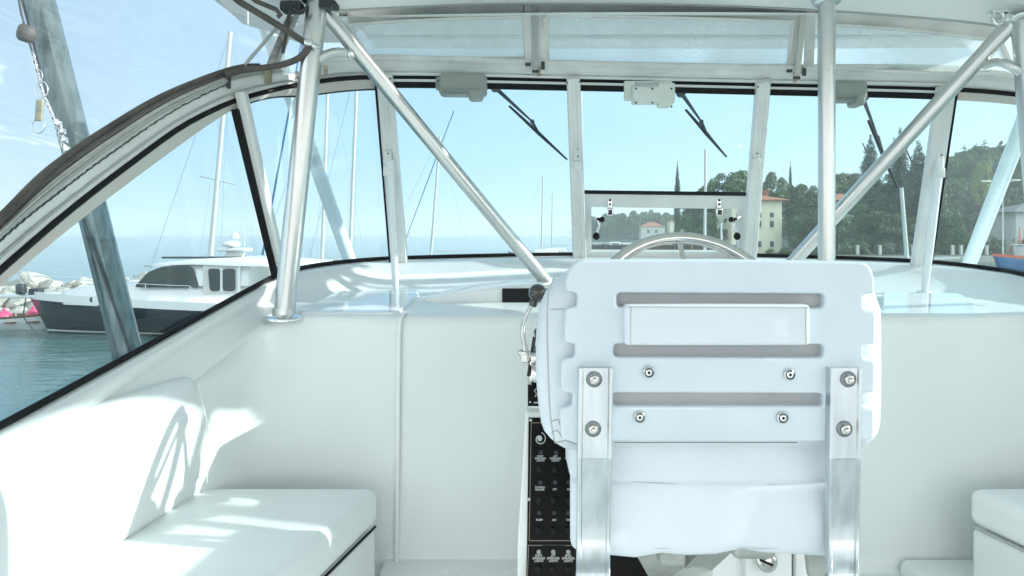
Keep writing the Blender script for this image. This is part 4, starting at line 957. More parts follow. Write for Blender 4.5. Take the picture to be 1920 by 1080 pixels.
# lower canvas sleeve and zip strips
t = thing('canvas_sleeve', 'white canvas sleeve running along the windscreen header under the clear curtains', 'canvas', V(.55,2.4,.66))
strip(Ac, offs(Bc, out=-.006), 1.5, 6.9, 90, .012, 3).build('sleeve', CANVAS, t)
rail_tube(offs(Ac, out=-.004), 1.5, 6.9, 90, .011).build('rolled_hem', CANVAS, t)
for (a, b, px) in (((992,4,2.345),(995,134,2.405),'l'),((1014,4,2.35),(1016,132,2.42),'m'),((1496,14,2.35),(1482,136,2.42),'r'),((1520,18,2.35),(1516,132,2.42),'q')):
    mb = MB(); mb.bar(P(*a), P(*b), .036, .006, (1,0,0)); mb.build('zip_border', CANVAS, t)
for (a, b) in (((1002,4,2.335),(1004,137,2.395)),((1507,14,2.335),(1494,149,2.395))):
    mb = MB(); mb.bar(P(*a), P(*b), .020, .008, (1,0,0)); zz = mb.build('zip_cover', TAN if a[0] > 1200 else GREY, t)
    mb = MB(); mb.rbox(P(b[0]-14, b[1]-16, b[2]-.01), (.022,.01,.012), .004, 2); mb.rbox(P(b[0]+14, b[1]-14, b[2]-.01), (.014,.01,.030), .004, 2); mb.rbox(P(b[0], b[1]-3, b[2]-.008), (.026,.008,.010), .003, 2); mb.build('zip_pull', DKMET, zz)

# ---- side curtain (clear vinyl between hardtop edge and arch) with its dark bindings
t = thing('side_curtain', 'clear vinyl side curtain with dark piping above the arched left window', 'curtain', V(-1.0, 1.6, .3))
top_c = cv((0,V(-.98,.2,.80)),(.45,V(-1.0,1.0,.80)),(.75,V(-1.0,1.7,.80)),(1,V(-.93,2.05,.80)),(1.25,V(-.84,2.18,.80)),(1.5,V(-.72,2.28,.80)))
ss3 = lin(.1, 1.5, 30); rr = []
for k in range(12):
    v = k/11; rr.append([top_c(s).lerp(Ac(s), v)+Vector((-.07*math.sin(v*math.pi)+.006*math.sin(s*14+v*5), .012*math.sin(s*9+v*6), 0)) for s in ss3])
mb = MB(); mb.grid(rr, True, .002); mb.build('clear_window', VINYL, t)
A2 = lambda k: (lambda s: Ac(s).lerp(Bc(s), k))
rail_tube(offs(Ac, out=-.006), .1, 1.2, 60, .009).build('piping', CANVASB, t)
strip(offs(A2(.04), out=-.008), offs(A2(.36), out=-.008), .1, 1.2, 60, .006).build('binding', mat('grey_webbing', (.55,.54,.51), .85, bump=.3, bscale=120, var=.15, vscale=25), t)
for kk, rr_ in ((.13,.0016),(.22,.0014),(.35,.0024)): rail_tube(offs(A2(kk), out=-.013), .1, 1.2, 60, rr_).build('binding_cord', CANVASB, t)
strip(offs(A2(.34), out=-.009), offs(A2(1.02), out=-.010), .1, 1.3, 60, .004).build('flap', CANVAS, t)
rail_tube(offs(A2(.72), out=-.013), .1, 1.3, 60, .0035).build('welt', GREY, t); rail_tube(offs(A2(.56), out=-.012), .1, 1.3, 60, .003).build('welt', bpy.data.materials['grey_webbing'], t)
ragged = MB(); rg = random.Random(2); q0 = []
for s in lin(.12, 1.0, 500): q0.append(offs(A2(.98), out=-.014)(s)+Vector((0,0,.0025*abs(math.sin(s*170))+rg.uniform(-.0008,.0008))))
ragged.tube(q0, [rg.uniform(.0012,.0028) for _ in q0], 5); ragged.build('frayed_stitching', DKMET, t)
pts = [P(400,-40,1.9), P(450,4,1.95), P(500,34,2.0), P(545,62,2.04), P(581,86,2.06)]
mb = MB(); mb.tube(pts, .011, 8); mb.tube([P(430,-40,1.92), P(480,2,1.97), P(518,18,2.0), P(526,28,2.0), P(520,32,2.0)], .008, 8); mb.build('roof_cord', CANVASB, t)
h2 = hermite([(0,P(581,86,2.06)),(1,P(562,108,2.07)),(2,P(530,121,2.07)),(3,P(495,127,2.06)),(4,P(455,131,2.04)),(5,P(424,140,2.0))])
mb = MB(); mb.tube([h2(s) for s in lin(0,5,24)], .0105, 8); mb.build('arch_cord', CANVASB, t)
mb = MB(); q = P(579,80,2.045); mb.rbox(q, (.028,.02,.022), .006, 2); mb.rbox(q+Vector((.022,-.0,-.012)), (.022,.016,.018), .006, 2); mb.tube([q, q+Vector((.04,-.01,-.02))], .004, 6); mb.build('fastener', STEEL, t)
for a, b, c_, m_ in (((524,46,2.1),(455,126,2.08),.010,GREY),((545,30,2.12),(506,122,2.1),.022,STITCH),((560,20,2.14),(517,120,2.12),.018,CANVAS),((466,8,1.98),(466,46,1.99),.006,STEEL)):
    mb = MB(); mb.bar(P(*a), P(*b), c_, .005, (1,0,0)); mb.build('strap', m_, t)
mb = MB(); mb.tube([P(545,6,2.05), P(541,40,2.06), P(530,100,2.07)], .006, 6); mb.build('strap', CANVASB, t)
# unseen starboard canvas, added to block the sun between roof and window header
t = thing('starboard_sun_blocker', 'unseen white canvas added on the starboard side to block sun below the roof', 'curtain', V(2.1,1.4,.4))
ss4 = lin(5.35, 6.95, 30); tp = lambda s: V(min(2.05, Ac(s).x-.02), Ac(s).y-.02, .82)
mb = MB(); mb.grid([[tp(s) for s in ss4], [tp(s).lerp(Ac(s), .5)+Vector((.03,0,0)) for s in ss4], [Ac(s) for s in ss4]] if False else [[tp(s) for s in lin(5.95,6.95,24)], [tp(s).lerp(Ac(s), .5)+Vector((.03,0,0)) for s in lin(5.95,6.95,24)], [Ac(s) for s in lin(5.95,6.95,24)]], True, .004); mb.build('canvas', CANVAS, t)

# ---- tubes
def flange(q, r, parent, ax=(0,0,1), m_=STEEL):
    mb = MB(); mb.lathe([(r*.4,.016),(r*.62,.012),(r*.95,.006),(r,.002),(r,-.004)], q, ax, 28); mb.lathe([(0,.018),(r*.3,.018)], q, ax, 28); f_ = mb.build('flange', m_, parent)
    mb = MB()
    for k in range(4): an = .6+k*math.pi/2; mb.sphere(q+Vector((math.cos(an)*r*.78, math.sin(an)*r*.78, .008)), .006, 8, (1,1,.6))
    mb.build('screw', m_, f_)
t = thing('hardtop_post', 'shiny aluminium post on a round flange, rising from the left end of the dash', 'post', V(-.75, 2.1, -.26), 'hardtop posts')
A, B = P(596,-4,2.1), P(532,594,2.11); mb = MB(); mb.tube([A, A.lerp(B,.5), B], [.034,.034,.034], 28); mb.tube([B+Vector((0,0,.03)), B+Vector((0,0,.002))], .037, 24); mb.build('tube', ALU, t)
flange(B+Vector((0,0,-.004)), .068, t)
mb = MB(); mb.rbox(P(548,14,2.08), (.07,.05,.035), .01, 2); mb.rbox(P(617,10,2.08), (.055,.05,.025), .01, 2); mb.tube([P(535,10,2.04), P(560,24,2.04), P(575,16,2.04)], .007, 6); mb.sphere(P(630,14,2.04), .012, 10); mb.build('top_clamp', bpy.data.materials['dark_metal'], t)
mb = MB(); mb.lathe([(.034,.02),(.05,.012),(.052,0),(.036,-.006)], P(594,6,2.1), n=24); mb.build('top_collar', STEEL, t)
t = thing('hardtop_post', 'tall vertical post just right of the helm seat, left of the diagonal tube', 'post', V(1.03, 2.1, -.26), 'hardtop posts')
A, B = P(1550,2,2.1), P(1550,590,2.13); mb = MB(); mb.tube([A, A.lerp(B,.5), B], .0265, 28); mb.build('tube', ALU, t)
flange(B, .055, t)
mb = MB(); mb.lathe([(.0265,-.004),(.040,-.002),(.046,.008),(.05,.02)], P(1550,6,2.1), n=24); mb.build('top_collar', STEEL, t)
t = thing('hardtop_post', 'post at the right edge of view meeting the diagonal tube at the roof', 'post', V(1.7, 2.1, -.26), 'hardtop posts')
A, B = P(1918,38,2.1), P(1962,594,2.11); mb = MB(); mb.tube([A, A.lerp(B,.5), B], .034, 28); mb.build('tube', ALU, t); flange(B, .068, t)
mb = MB(); mb.lathe([(.034,-.004),(.045,-.002),(.062,.004),(.066,.014)], P(1916,42,2.1), n=24); mb.build('top_collar', STEEL, t)
t = thing('diagonal_tube', 'aluminium tube slanting from the top of the left post down to the dash', 'tube', P(1030,535,2.55), 'diagonal roof braces')
A, B = P(602,14,2.12), P(1034,540,2.55); mb = MB(); mb.tube([A, A.lerp(B,.5), B], .026, 24); mb.build('tube', ALU, t); flange(B, .05, t)
g = hermite([(0,P(596,112,2.1)),(1,P(612,102,2.11)),(2,P(636,97,2.13)),(3,P(662,103,2.17))]); mb = MB(); mb.tube([g(s) for s in lin(0,3,14)], .014, 14); gg = mb.build('gusset', ALU, t)
mb = MB(); mb.lathe([(.014,-.01),(.02,0),(.014,.008)], P(657,101,2.155), (1,0,-.2), 14); mb.build('weld', STEEL, gg)
t = thing('diagonal_tube', 'aluminium tube slanting from the top right post down behind the vertical post', 'tube', P(1495,485,2.6), 'diagonal roof braces')
A, B = P(1898,42,2.12), P(1465,515,2.6); mb = MB(); mb.tube([A, A.lerp(B,.5), B], .026, 24); mb.build('tube', ALU, t); flange(B, .05, t)
g = hermite([(0,P(1912,136,2.1)),(1,P(1896,124,2.1)),(2,P(1870,116,2.13)),(3,P(1846,122,2.18))]); mb = MB(); mb.tube([g(s) for s in lin(0,3,14)], .014, 14); mb.build('gusset', ALU, t)
t = thing('outer_tube', 'white tube outside the left window slanting down to the side deck', 'tube', P(655,485,3.05), 'outside roof tubes')
A, B = P(488,16,2.42), P(655,486,3.1); mb = MB(); mb.tube([A, A.lerp(B,.5), B, B+(B-A)*.12], .031, 20); mb.build('tube', WTUBE, t)
t = thing('outer_tube', 'white tube outside the right window slanting down to the side deck', 'tube', P(1815,492,3.05), 'outside roof tubes')
A, B = P(1985,60,2.42), P(1818,492,3.1); mb = MB(); mb.tube([A, A.lerp(B,.5), B, B+(B-A)*.12], .031, 20); mb.build('tube', WTUBE, t)
mb = MB(); q = P(1872,33,2.05); t = thing('hanging_shackle', 'small steel shackle hanging under the hardtop by the right post', 'shackle', q)
mb.rbox(q+Vector((0,0,.018)), (.06,.03,.008), .003, 2); mb.build('pad', STEEL, t)
mb = MB(); mb.tube([q+Vector((.014*math.cos(a)*1.2, 0, .0+.022*math.sin(a))) for a in lin(0, 2*math.pi, 17)], .006, 8); mb.rbox(q+Vector((.028,0,.0)), (.02,.02,.028), .006, 2); mb.build('ring', STEEL, t)

# ---- pole and rigging outside left
t = thing('outrigger_pole', 'weathered grey aluminium pole leaning across the left side window', 'pole', P(245,680,2.7))
A, B = P(56,-80,2.75), P(250,700,2.65); mb = MB(); dv = (B-A)
OLDALU = mat('weathered_pole', (.10,.14,.14), .38, metal=.7, bump=.3, bscale=18, bdist=.001, var=.3, vscale=6, col2=(.20,.25,.245), rvar=.15, stretch=(6,6,.6))
rowsq = []
tt = dv.normalized(); uu = Vector((1,0,0)); uu = (uu-tt*uu.dot(tt)).normalized(); nn = tt.cross(uu)
prof = [(-.056,0),(-.05,-.03),(-.025,-.045),(-.018,-.038),(-.008,-.038),(0,-.05),(.025,-.048),(.05,-.03),(.056,0),(.04,.04),(0,.055),(-.04,.04),(-.056,0)]
for k in range(9):
    q = A.lerp(B+tt*.5, k/8); rowsq.append([q+uu*a+nn*(-b if nn.y < 0 else b) for a, b in prof])
mb.grid(rowsq, False); clean(mb.build('tube', OLDALU, t))
mb = MB(); mb.tube([A.lerp(B,.0)+uu*-.078, A.lerp(B,.30)+uu*-.070, A.lerp(B,.56)+uu*-.058, A.lerp(B,.75)+uu*-.056], .0055, 6); mb.tube([A.lerp(B,.5)+uu*-.03+Vector((0,-.06,0)), A.lerp(B,.75)+uu*.01+Vector((0,-.06,0)), A.lerp(B,.95)+uu*.04+Vector((0,-.05,0))], .005, 6); mb.build('halyard', DKMET, t)
t = thing('rigging_line', 'dark line with a round stopper ball and snap hooks hanging left of the pole', 'rigging', P(130,300,2.6))
Y = 2.62; l1 = [P(32,-20,Y), P(40,25,Y), P(50,62,Y), P(64,108,Y), P(78,165,Y), P(96,208,Y), P(112,252,Y), P(130,300,Y), P(140,345,Y+.02)]
mb = MB(); mb.tube(l1, .0045, 6); mb.build('line', DKMET, t)
mb = MB(); c = P(50,63,Y); mb.lathe([(0,-.036),(.022,-.034),(.032,-.022),(.034,0),(.032,.022),(.022,.034),(0,.036)], c, (.25,0,1), 20); mb.build('stopper_ball', mat('worn_ball', (.10,.09,.085), .6, bump=.5, bscale=40, var=.4, vscale=20), t)
mb = MB()
lk = hermite([(i, p) for i, p in enumerate(l1)])
for k in range(34):
    s = 2.9+k*.135; p = lk(s)+Vector((.004*(k % 2),-.006,0)); a_ = R(90*(k % 2)); d_ = Vector((.35,0,-1)).normalized(); u_ = Vector((math.cos(a_)*.94, math.sin(a_), .3*math.cos(a_))).normalized()
    mb.tube([p+d_*.011*math.cos(x)+u_*.006*math.sin(x) for x in lin(0, 2*math.pi, 9)], .0022, 5, caps=False)
mb.build('chain', STEEL, t)
mb = MB(); c = P(74,207,Y-.02); mb.rbox(c, (.030,.014,.088), .006, 2, rot=Matrix.Rotation(R(4), 3, 'Y')); mb.build('tag_block', bpy.data.materials['brass_tag'], t)
mb = MB(); c = P(71,237,Y-.02); mb.tube([c+Vector((.026*math.cos(x),0,.028*math.sin(x))) for x in lin(0, 2*math.pi, 21)], .0025, 6); c = P(78,168,Y-.02); mb.tube([c+Vector((.026*math.cos(x),0,.034*math.sin(x))) for x in lin(0, 2*math.pi, 21)], .0022, 6); c = P(74,143,Y-.02); mb.tube([c+Vector((.012*math.cos(x),0,.026*math.sin(x))) for x in lin(0, 2*math.pi, 15)], .002, 6); mb.build('wire_loop', STEEL, t)
mb = MB()
for (px, py) in ((111,232),(118,246),(122,262),(126,280),(128,292)): mb.rbox(P(px,py,Y-.03), (.020,.02,.022), .006, 2); mb.tube([P(px-4,py-8,Y-.03), P(px+6,py+6,Y-.03)], .005, 6)
mb.build('shackle', STEEL, t)

LIDM = mat('glossy_lid', (.74,.79,.82), .12, coat=.6, var=.05, vscale=5)
# ---- lids, vents and fittings on the dash
def lid(pts, th, label, m_=GEL):
    t = thing('locker_lid', label, 'lid', (pts[0]+pts[2])/2, 'dash locker lids')
    mb = MB(); n = 10
    bot = [p for p in pts]; cen = sum(pts, Vector())/4
    rp = roundpoly([(p.x, p.y) for p in pts], .03, 4)
    def zat(x, y):
        a, b, c = pts[0], pts[1], pts[2]; nn = (b-a).cross(c-a); return a.z-(nn.x*(x-a.x)+nn.y*(y-a.y))/nn.z
    L0 = [Vector((x, y, zat(x,y)-.02)) for x, y in rp]; L1 = [Vector((p.x, p.y, p.z+.02+th-.004)) for p in L0]
    L2 = [p+(cen-p).normalized()*.006+Vector((0,0,.004)) for p in L1]
    k = len(rp); mb.add(L0+L1+L2, [(i, (i+1) % k, k+(i+1) % k, k+i) for i in range(k)]+[(k+i, k+(i+1) % k, 2*k+(i+1) % k, 2*k+i) for i in range(k)]+[tuple(range(2*k, 3*k))], False)
    mb.build('panel', m_, t); return t
t = lid([P(556,597,2.13), P(748,597,2.13), P(788,553,2.50), P(632,549,2.47)], .022, 'flat white locker lid on the dash beside the left post', LIDM)
mb = MB(); 
for a, b in ((594,614),(688,708)): mb.tube([P(a,596.5,2.115), P(b,596.5,2.115)], .0035, 6)
mb.build('hinge', STEEL, t)
t = lid([P(1655,602,2.13), P(1856,601,2.13), P(1800,560,2.45), P(1655,557,2.47)], .022, 'sunlit white locker lid on the dash right of the helm seat', LIDM)
q = P(1704,556,2.46); t = thing('deck_fitting', 'small chrome fitting on the dash behind the sunlit lid', 'fitting', q); mb = MB(); mb.rbox(q, (.05,.02,.008), .003, 2); mb.sphere(q+Vector((-.014,0,.006)), .007, 10); mb.sphere(q+Vector((.014,0,.006)), .007, 10); mb.build('base', CHROME, t)
# instrument pod with black recessed panel
t = thing('dash_pod', 'low white instrument pod with a black panel left of the throttle lever', 'instrument pod', P(1000,560,2.3))
A = P(790,567,2.36); mb = MB()
def wpod(v):
    u = sst(-.34, -.02, v.x); v = v.copy(); v.z = (EYE-.245)+(v.z-(EYE-.245))*(.12+.88*u); v.y += .02*(1-u); return v
mb.rbox(V(.12, 2.50, -.222), (.90,.30,.075), .014, 5, warp=wpod); mb.build('housing', GEL, t)
q = P(990,554,2.345); mb = MB(); mb.rbox(q, (.19,.012,.052), .003, 2); mb.build('black_panel', BLACK, t)

# ---- console
t = thing('helm_console', 'white helm console with black switch panels, mostly hidden behind the helm seat', 'console', V(.52, 1.85, FLOOR))
prof = [(1.60,FLOOR),(1.645,-.80),(1.745,-.492),(1.755,-.484),(1.83,-.484),(1.84,-.475),(1.945,-.305),(1.96,-.295),(2.13,-.29),(2.13,FLOOR)]
xl = [.012,.012,.036,.038,.042,.044,.062,.066,.07,.07]
mb = MB(); L0 = [V(x, y, z) for (y, z), x in zip(prof, xl)]; L1 = [V(.875-x, y, z) for (y, z), x in zip(prof, xl)]
k = len(prof); mb.grid([L0, L1], False); mb.add(L0, [tuple(range(k))], False); mb.add(L1, [tuple(range(k))[::-1]], False)
o = clean(mb.build('body', GEL, t)); bv = o.modifiers.new('bevel', 'BEVEL'); bv.width = .008; bv.segments = 3; bv.limit_method = 'ANGLE'; bv.angle_limit = R(25)
# slanted panel plane
n1 = Vector((0, -(.492-.80)*-1, 0))
def cp(px, py, lift=.004):   # point of the slanted aft face under a measured direction
    a = Vector((0, 1.645, EYE-.80)); b = Vector((0, 1.745, EYE-.492)); dn = Vector((0, -(b.z-a.z), (b.y-a.y))).normalized()
    d = Vector(((px-960)/F, 1, (HZ-py)/F)); o_ = Vector((0,0,EYE)); tt_ = (a-o_).dot(dn)/d.dot(dn); return o_+d*tt_+dn*lift, dn, (b-a).normalized()
def cquad(mb, x0, y0, x1, y1, lift, th=.003, slant=0):
    c = [cp(x0, y0, lift)[0], cp(x1, y0, lift)[0], cp(x1+slant, y1, lift)[0], cp(x0+slant, y1, lift)[0]]
    dn = cp(x0, y0)[1]; mb.add(c+[p-dn*th for p in c], [(0,3,2,1),(0,1,5,4),(1,2,6,5),(2,3,7,6),(3,0,4,7)], False)
mb = MB(); cquad(mb, 991, 783, 1240, 1021, .006, .004, -3); pn = mb.build('switch_panel', PANEL, t)
mb = MB(); cquad(mb, 988, 1022, 1240, 1140, .006, .004, -3); pn2 = mb.build('switch_panel', PANEL, t)
GOLD = mat('gold_line', (.30,.29,.20), .5); LETT = mat('panel_lettering', (.55,.58,.56), .6)
def lines(par, segs):
    mb = MB()
    for (a, b) in segs:
        A_, dn, up = cp(*a, .0068); B_, _, _ = cp(*b, .0068); mb.bar(A_, B_, .0013, .0008, (B_-A_).normalized().cross(dn))
    mb.build('border_line', GOLD, par)
lines(pn, [((996,793),(1180,793)),((996,793),(992,1013)),((992,1013),(1180,1013))])
lines(pn2, [((991,1022),(1016,1022)),((1060,1022),(1180,1022)),((991,1022),(988,1100))])
def txt(par, items):
    mb = MB()
    for s_, px, py, sz in items:
        q, dn, up = cp(px, py, .0070); M = Matrix.Translation(q) @ Matrix((( 1,0,0,0),(0,up.y,dn.y,0),(0,up.z,dn.z,0),(0,0,0,1))); text_into(mb, s_, sz, M)
    mb.build('lettering', LETT, par)
tx = []
for (px, a) in ((1013,'PORT'),(1041,'AFT'),(1069,'STBD')): tx.append((a+'\nSPREADER\nLIGHTS', px, 857, .0064))
tx += [('TUNING\nREADER', 1012, 915, .0068), ('SPY', 1040, 919, .0068), ('GPS', 1067, 919, .0068), ('PUMP', 1011, 976, .0068), ('A/C', 1039, 976, .0068), ('VHF', 1066, 976, .0068)]
txt(pn, tx)
txt(pn2, [(a+'\nSPREADER\nLIGHTS', px, 1043, .0070) for (px, a) in ((1010,'PORT'),(1037,'AFT'),(1065,'SPRD'))])
def knobs(par, lst):
    for px, py in lst:
        q, dn, up = cp(px, py, .006); mb = MB(); mb.lathe([(.0052,0),(.0056,.003),(.0044,.0042),(.0026,.0042),(.0024,.001),(0,.001)], q, dn, 16); mb.build('switch_light', DKMET if py not in (903,1034) else GREY, par)
def sw(par, lst):
    for px, py in lst:
        q, dn, up = cp(px, py, .006); mb = MB(); mb.lathe([(.009,0),(.0095,.004),(.007,.006),(0,.006)], q, dn, 18); mb.box(q+dn*.009, (.005,.006,.014)); mb.build('switch', BLACK, par)
knobs(pn, [(1014,848),(1042,848),(1069,848),(1013,904),(1040,904),(1066,904),(1011,961),(1039,961),(1065,961)]); sw(pn, [(1012,880),(1040,880),(1068,880),(1010,938),(1038,938),(1066,938),(1010,994),(1037,994),(1065,994)])
knobs(pn2, [(1010,1034),(1037,1034),(1065,1034)]); sw(pn2, [(1010,1066),(1037,1066),(1065,1066)])
for par, px, py in ((pn,995,788),(pn,992,936)): 
    q, dn, up = cp(px, py, .006); mb = MB(); mb.lathe([(.0042,0),(.0036,.0022),(0,.0026)], q, dn, 12); mb.build('screw', LETT, par)
q, dn, up = cp(1012, 823, .0066); rt_ = up.cross(dn); mb = MB(); sp = [q+(rt_*math.cos(a)+up*math.sin(a))*(.0045+.0125*(a/7.6)) for a in lin(0, 7.6, 40)]; mb.tube(sp, [.0022-.0012*i/39 for i in range(40)], 6); mb.lathe([(0,.003),(.004,.002),(.006,0)], q, dn, 14); mb.build('spiral_emblem', LETT, pn)
# small upper panel and chrome control head
mb = MB(); mb.box(P(1030,741,1.78), (.12,.012,.058)); up_ = mb.build('gauge_panel', PANEL, t)
mb = MB(); mb.tube([P(1006,728,1.77), P(1002,733,1.77), P(1006,738,1.77), P(1003,744,1.77), P(1008,741,1.77)], .0012, 5); mb.sphere(P(994,754,1.772), .003, 8); mb.box(P(1005,755,1.772), (.012,.002,.003)); mb.build('emblem', LETT, up_)
mb = MB(); mb.rbox(P(1012,690,1.84), (.07,.06,.10), .018, 4); mb.lathe([(.030,-.03),(.034,-.02),(.034,.02),(.028,.03),(0,.03)], P(1016,700,1.80), (1,0,0), 24); mb.rbox(P(1018,655,1.86), (.05,.05,.03), .01, 3); mb.build('control_head', CHROME, t)
mb = MB(); mb.rbox(P(1016,636,1.87), (.035,.04,.05), .012, 3); mb.sphere(P(1012,624,1.87), .018, 14); mb.build('shift_knob', BRONZE, t)
mb = MB(); mb.bar(P(1002,632,1.86), P(991,705,1.80), .010, .006, (1,0,0)); mb.build('trim_edge', DKMET, t)
t = thing('throttle_lever', 'bent chrome throttle lever with a dark ball knob left of the seat back', 'lever', P(986,670,1.82))
h = hermite([(0,P(987,676,1.82)),(1,P(984,650,1.82)),(2,P(980,622,1.815)),(3,P(985,597,1.81)),(4,P(1001,564,1.80))])
mb = MB(); mb.tube([h(s) for s in lin(0,4,20)], [.0105-.003*i/19 for i in range(20)], 12, flat=.8); mb.build('arm', CHROME, t)
mb = MB(); mb.rbox(P(985,668,1.82), (.026,.026,.034), .005, 3); mb.tube([P(975,664,1.82), P(1012,668,1.82)], .009, 12); mb.sphere(P(976,661,1.82), .009, 10); mb.build('clevis', CHROME, t)
mb = MB(); mb.sphere(P(1008,549,1.80), .0255, 28); mb.lathe([(.010,-.02),(.013,-.012),(.010,0)], P(1003,562,1.80), (.4,0,1), 12); mb.build('knob', BRONZE, t)
# chrome ignition lock seen below the seat
q = V(.655, 1.57, -.845); q = P(1437,1052,1.60); t2 = bpy.data.objects['helm_console']
mb = MB(); mb.lathe([(.024,-.004),(.026,.004),(.021,.008),(.015,.006),(.014,.012),(.006,.014),(0,.014)], q, (0,-1,.2), 26); lk_ = mb.build('lock', CHROME, t2)
mb = MB(); mb.bar(P(1425,1050,1.584), P(1449,1060,1.584), .005, .006, (0,0,1)); mb.build('lock_bar', BLACK, lk_)
mb = MB(); mb.box(P(1437,1060,1.628), (.115,.03,.12)); mb.build('lock_plate', GEL, t2)
mb = MB(); mb.box(P(1487,1065,1.622), (.006,.02,.12)); mb.build('seam', GREY, t2)
# shadow-casting compass and instruments on top of the console
t = thing('compass', 'dark domed compass on top of the helm console, hidden behind the seat back', 'compass', V(.62,2.03,-.29)); 
mb = MB(); mb.lathe([(.07,0),(.07,.03),(.06,.05)], V(.62,2.03,-.29), n=24); mb.build('base', BLACK, t); mb = MB(); mb.sphere(V(.62,2.03,-.24), .055, 20); mb.build('dome', BRONZE, t)

# ---- steering wheel
Cw = V(.463, 1.62, -.152); tilt = R(31); t = thing('steering_wheel', 'large polished steel steering wheel, its top arc showing above the seat back', 'steering wheel', Cw)
ux = Vector((1,0,0)); uy = Vector((0, math.sin(tilt), math.cos(tilt))); un = ux.cross(uy)
Rw = .258; Cw.y = 1.66; Cw.x = .468; ztop = EYE+(HZ-446)/F*1.79; Cw.z = ztop-Rw*math.cos(tilt)
mb = MB(); ring = [Cw+(ux*math.cos(a)+uy*math.sin(a))*Rw for a in lin(0, 2*math.pi, 97)]; mb.tube(ring, .0165, 20, caps=False); mb.build('rim', CHROME, t)
for k in range(5):
    a = math.pi/2+k*2*math.pi/5; d = ux*math.cos(a)+uy*math.sin(a); mb = MB(); mb.tube([Cw+d*.04-un*-.03, Cw+d*.15-un*-.012, Cw+d*(Rw-.008)], [.010,.009,.007], 10); mb.build('spoke', CHROME, t)
mb = MB(); mb.lathe([(.0,-.02),(.04,-.02),(.05,0),(.045,.03),(.03,.05),(.03,.16)], Cw-un*-.02, un if un.y > 0 else -un, 24); mb.build('hub', CHROME, t)

# ---- helm chair
t = thing('helm_chair', 'white helm seat seen from behind, slotted board back on two aluminium straps', 'chair', V(.36, 1.3, FLOOR))
Yb = 1.10
def q2(px, py): return ((px-960)/F*Yb, (HZ-py)/F*Yb)
def rp2(pts, r): return roundpoly([(*q2(p[0], p[1]), (p[2]/F*Yb if len(p) > 2 else r/F*Yb)) for p in pts], r, 5)
outer = rp2([(1078,487,26),(1350,486,40),(1628,491,28),(1642,520,24),(1640,552,6),(1620,552,8),(1620,580,8),(1643,582,8),(1643,645,8),(1620,647,8),(1620,673,8),(1642,675,10),(1642,736,8),(1618,738,8),(1618,762,8),(1641,765,10),(1640,824,6),(1612,828,6),(1350,829,40),(1094,827,6),(1093,838,5),(1052,822,10),(1050,765,10),(1073,762,8),(1075,738,8),(1051,735,10),(1053,673,10),(1078,671,8),(1079,645,8),(1057,643,10),(1060,577,10),(1082,575,8),(1083,549,8),(1061,547,8),(1061,520,24)], 8)
holes = [rp2([(1157,549),(1547,551),(1546,578),(1157,576)], 9), rp2([(1151,645),(1546,646),(1545,671),(1151,670)], 9), rp2([(1147,737),(1545,738),(1545,762),(1147,762)], 9)]
M = Matrix(((1,0,0,0),(0,0,-1,Yb+.011),(0,1,0,EYE),(0,0,0,1)))
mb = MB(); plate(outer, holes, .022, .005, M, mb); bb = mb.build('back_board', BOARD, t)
for p in bb.data.polygons: p.use_smooth = False
# back cushion beyond the board
def qb(px, py, Y): return P(px, py, Y)
cw = MB(); a, b = P(1022,502,1.185), P(1634,834,1.185); cxm = (a+b)/2
def warp(v):
    u = (v.x-cxm.x)/((b.x-a.x)/2); tz = (v.z-b.z)/(a.z-b.z)
    v = v.copy(); v.x += -.010*sst(.75,1.0,tz)*u*2.2 + (-.012*math.sin(min(1,max(0,tz))*math.pi)*(1 if u < 0 else .0))
    v.y += .05*(1-u*u)*.3; return v
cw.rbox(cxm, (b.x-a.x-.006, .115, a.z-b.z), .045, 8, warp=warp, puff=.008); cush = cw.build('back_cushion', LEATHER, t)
# piping lines and wrinkles on the side of the cushion
for pts_ in (((1048,512),(1030,540),(1026,600),(1028,700),(1032,780),(1040,828)),):
    mb = MB(); h = hermite([(i, P(p[0], p[1], 1.112)) for i, p in enumerate(pts_)]); mb.tube([h(s) for s in lin(0, len(pts_)-1, 30)], .0016, 6); mb.build('seam_piping', GREY, cush)
mb = MB(); mb.tube([P(1031,580,1.112), P(1058,579,1.114)], .0012, 5); mb.tube([P(1034,790,1.11), P(1046,786,1.11), P(1052,800,1.11)], .0016, 5); mb.tube([P(1034,812,1.11), P(1044,806,1.11), P(1053,818,1.11)], .0016, 5); mb.tube([P(1040,830,1.11), P(1062,826,1.11), P(1088,836,1.11)], .0016, 5); mb.build('wrinkle', GREY, cush)
mb = MB(); mb.rbox(P(1345,660,1.119), ((1560-1120)/F*1.11, .006, .22), .002, 2); mb.build('inner_panel', mat('inner_grey', (.42,.42,.43), .8, bump=.4, bscale=14, bdist=.01, var=.12, vscale=8), t)  # grey sheet behind the board slots, darker than the cushion
# strap wrapped over the slat between the two upper slots
mb = MB(); c = P(1346,610,1.084); wq = (1521-1173)/F*1.084; hq = 76/F*1.084
mb.rbox(c+Vector((0,.016,0)), (wq, .030, hq), .006, 4, puff=.0005); wr = mb.build('slat_wrap', LEATHER, t)
mb = MB()
for px in (1183, 1512): mb.tube([P(px,575,1.0845), P(px-1,610,1.0845), P(px,645,1.0845)], .0009, 5)
mb.tube([P(1176,575,1.0842), P(1518,577,1.0842)], .0009, 5); mb.build('stitch_line', GREY, wr)
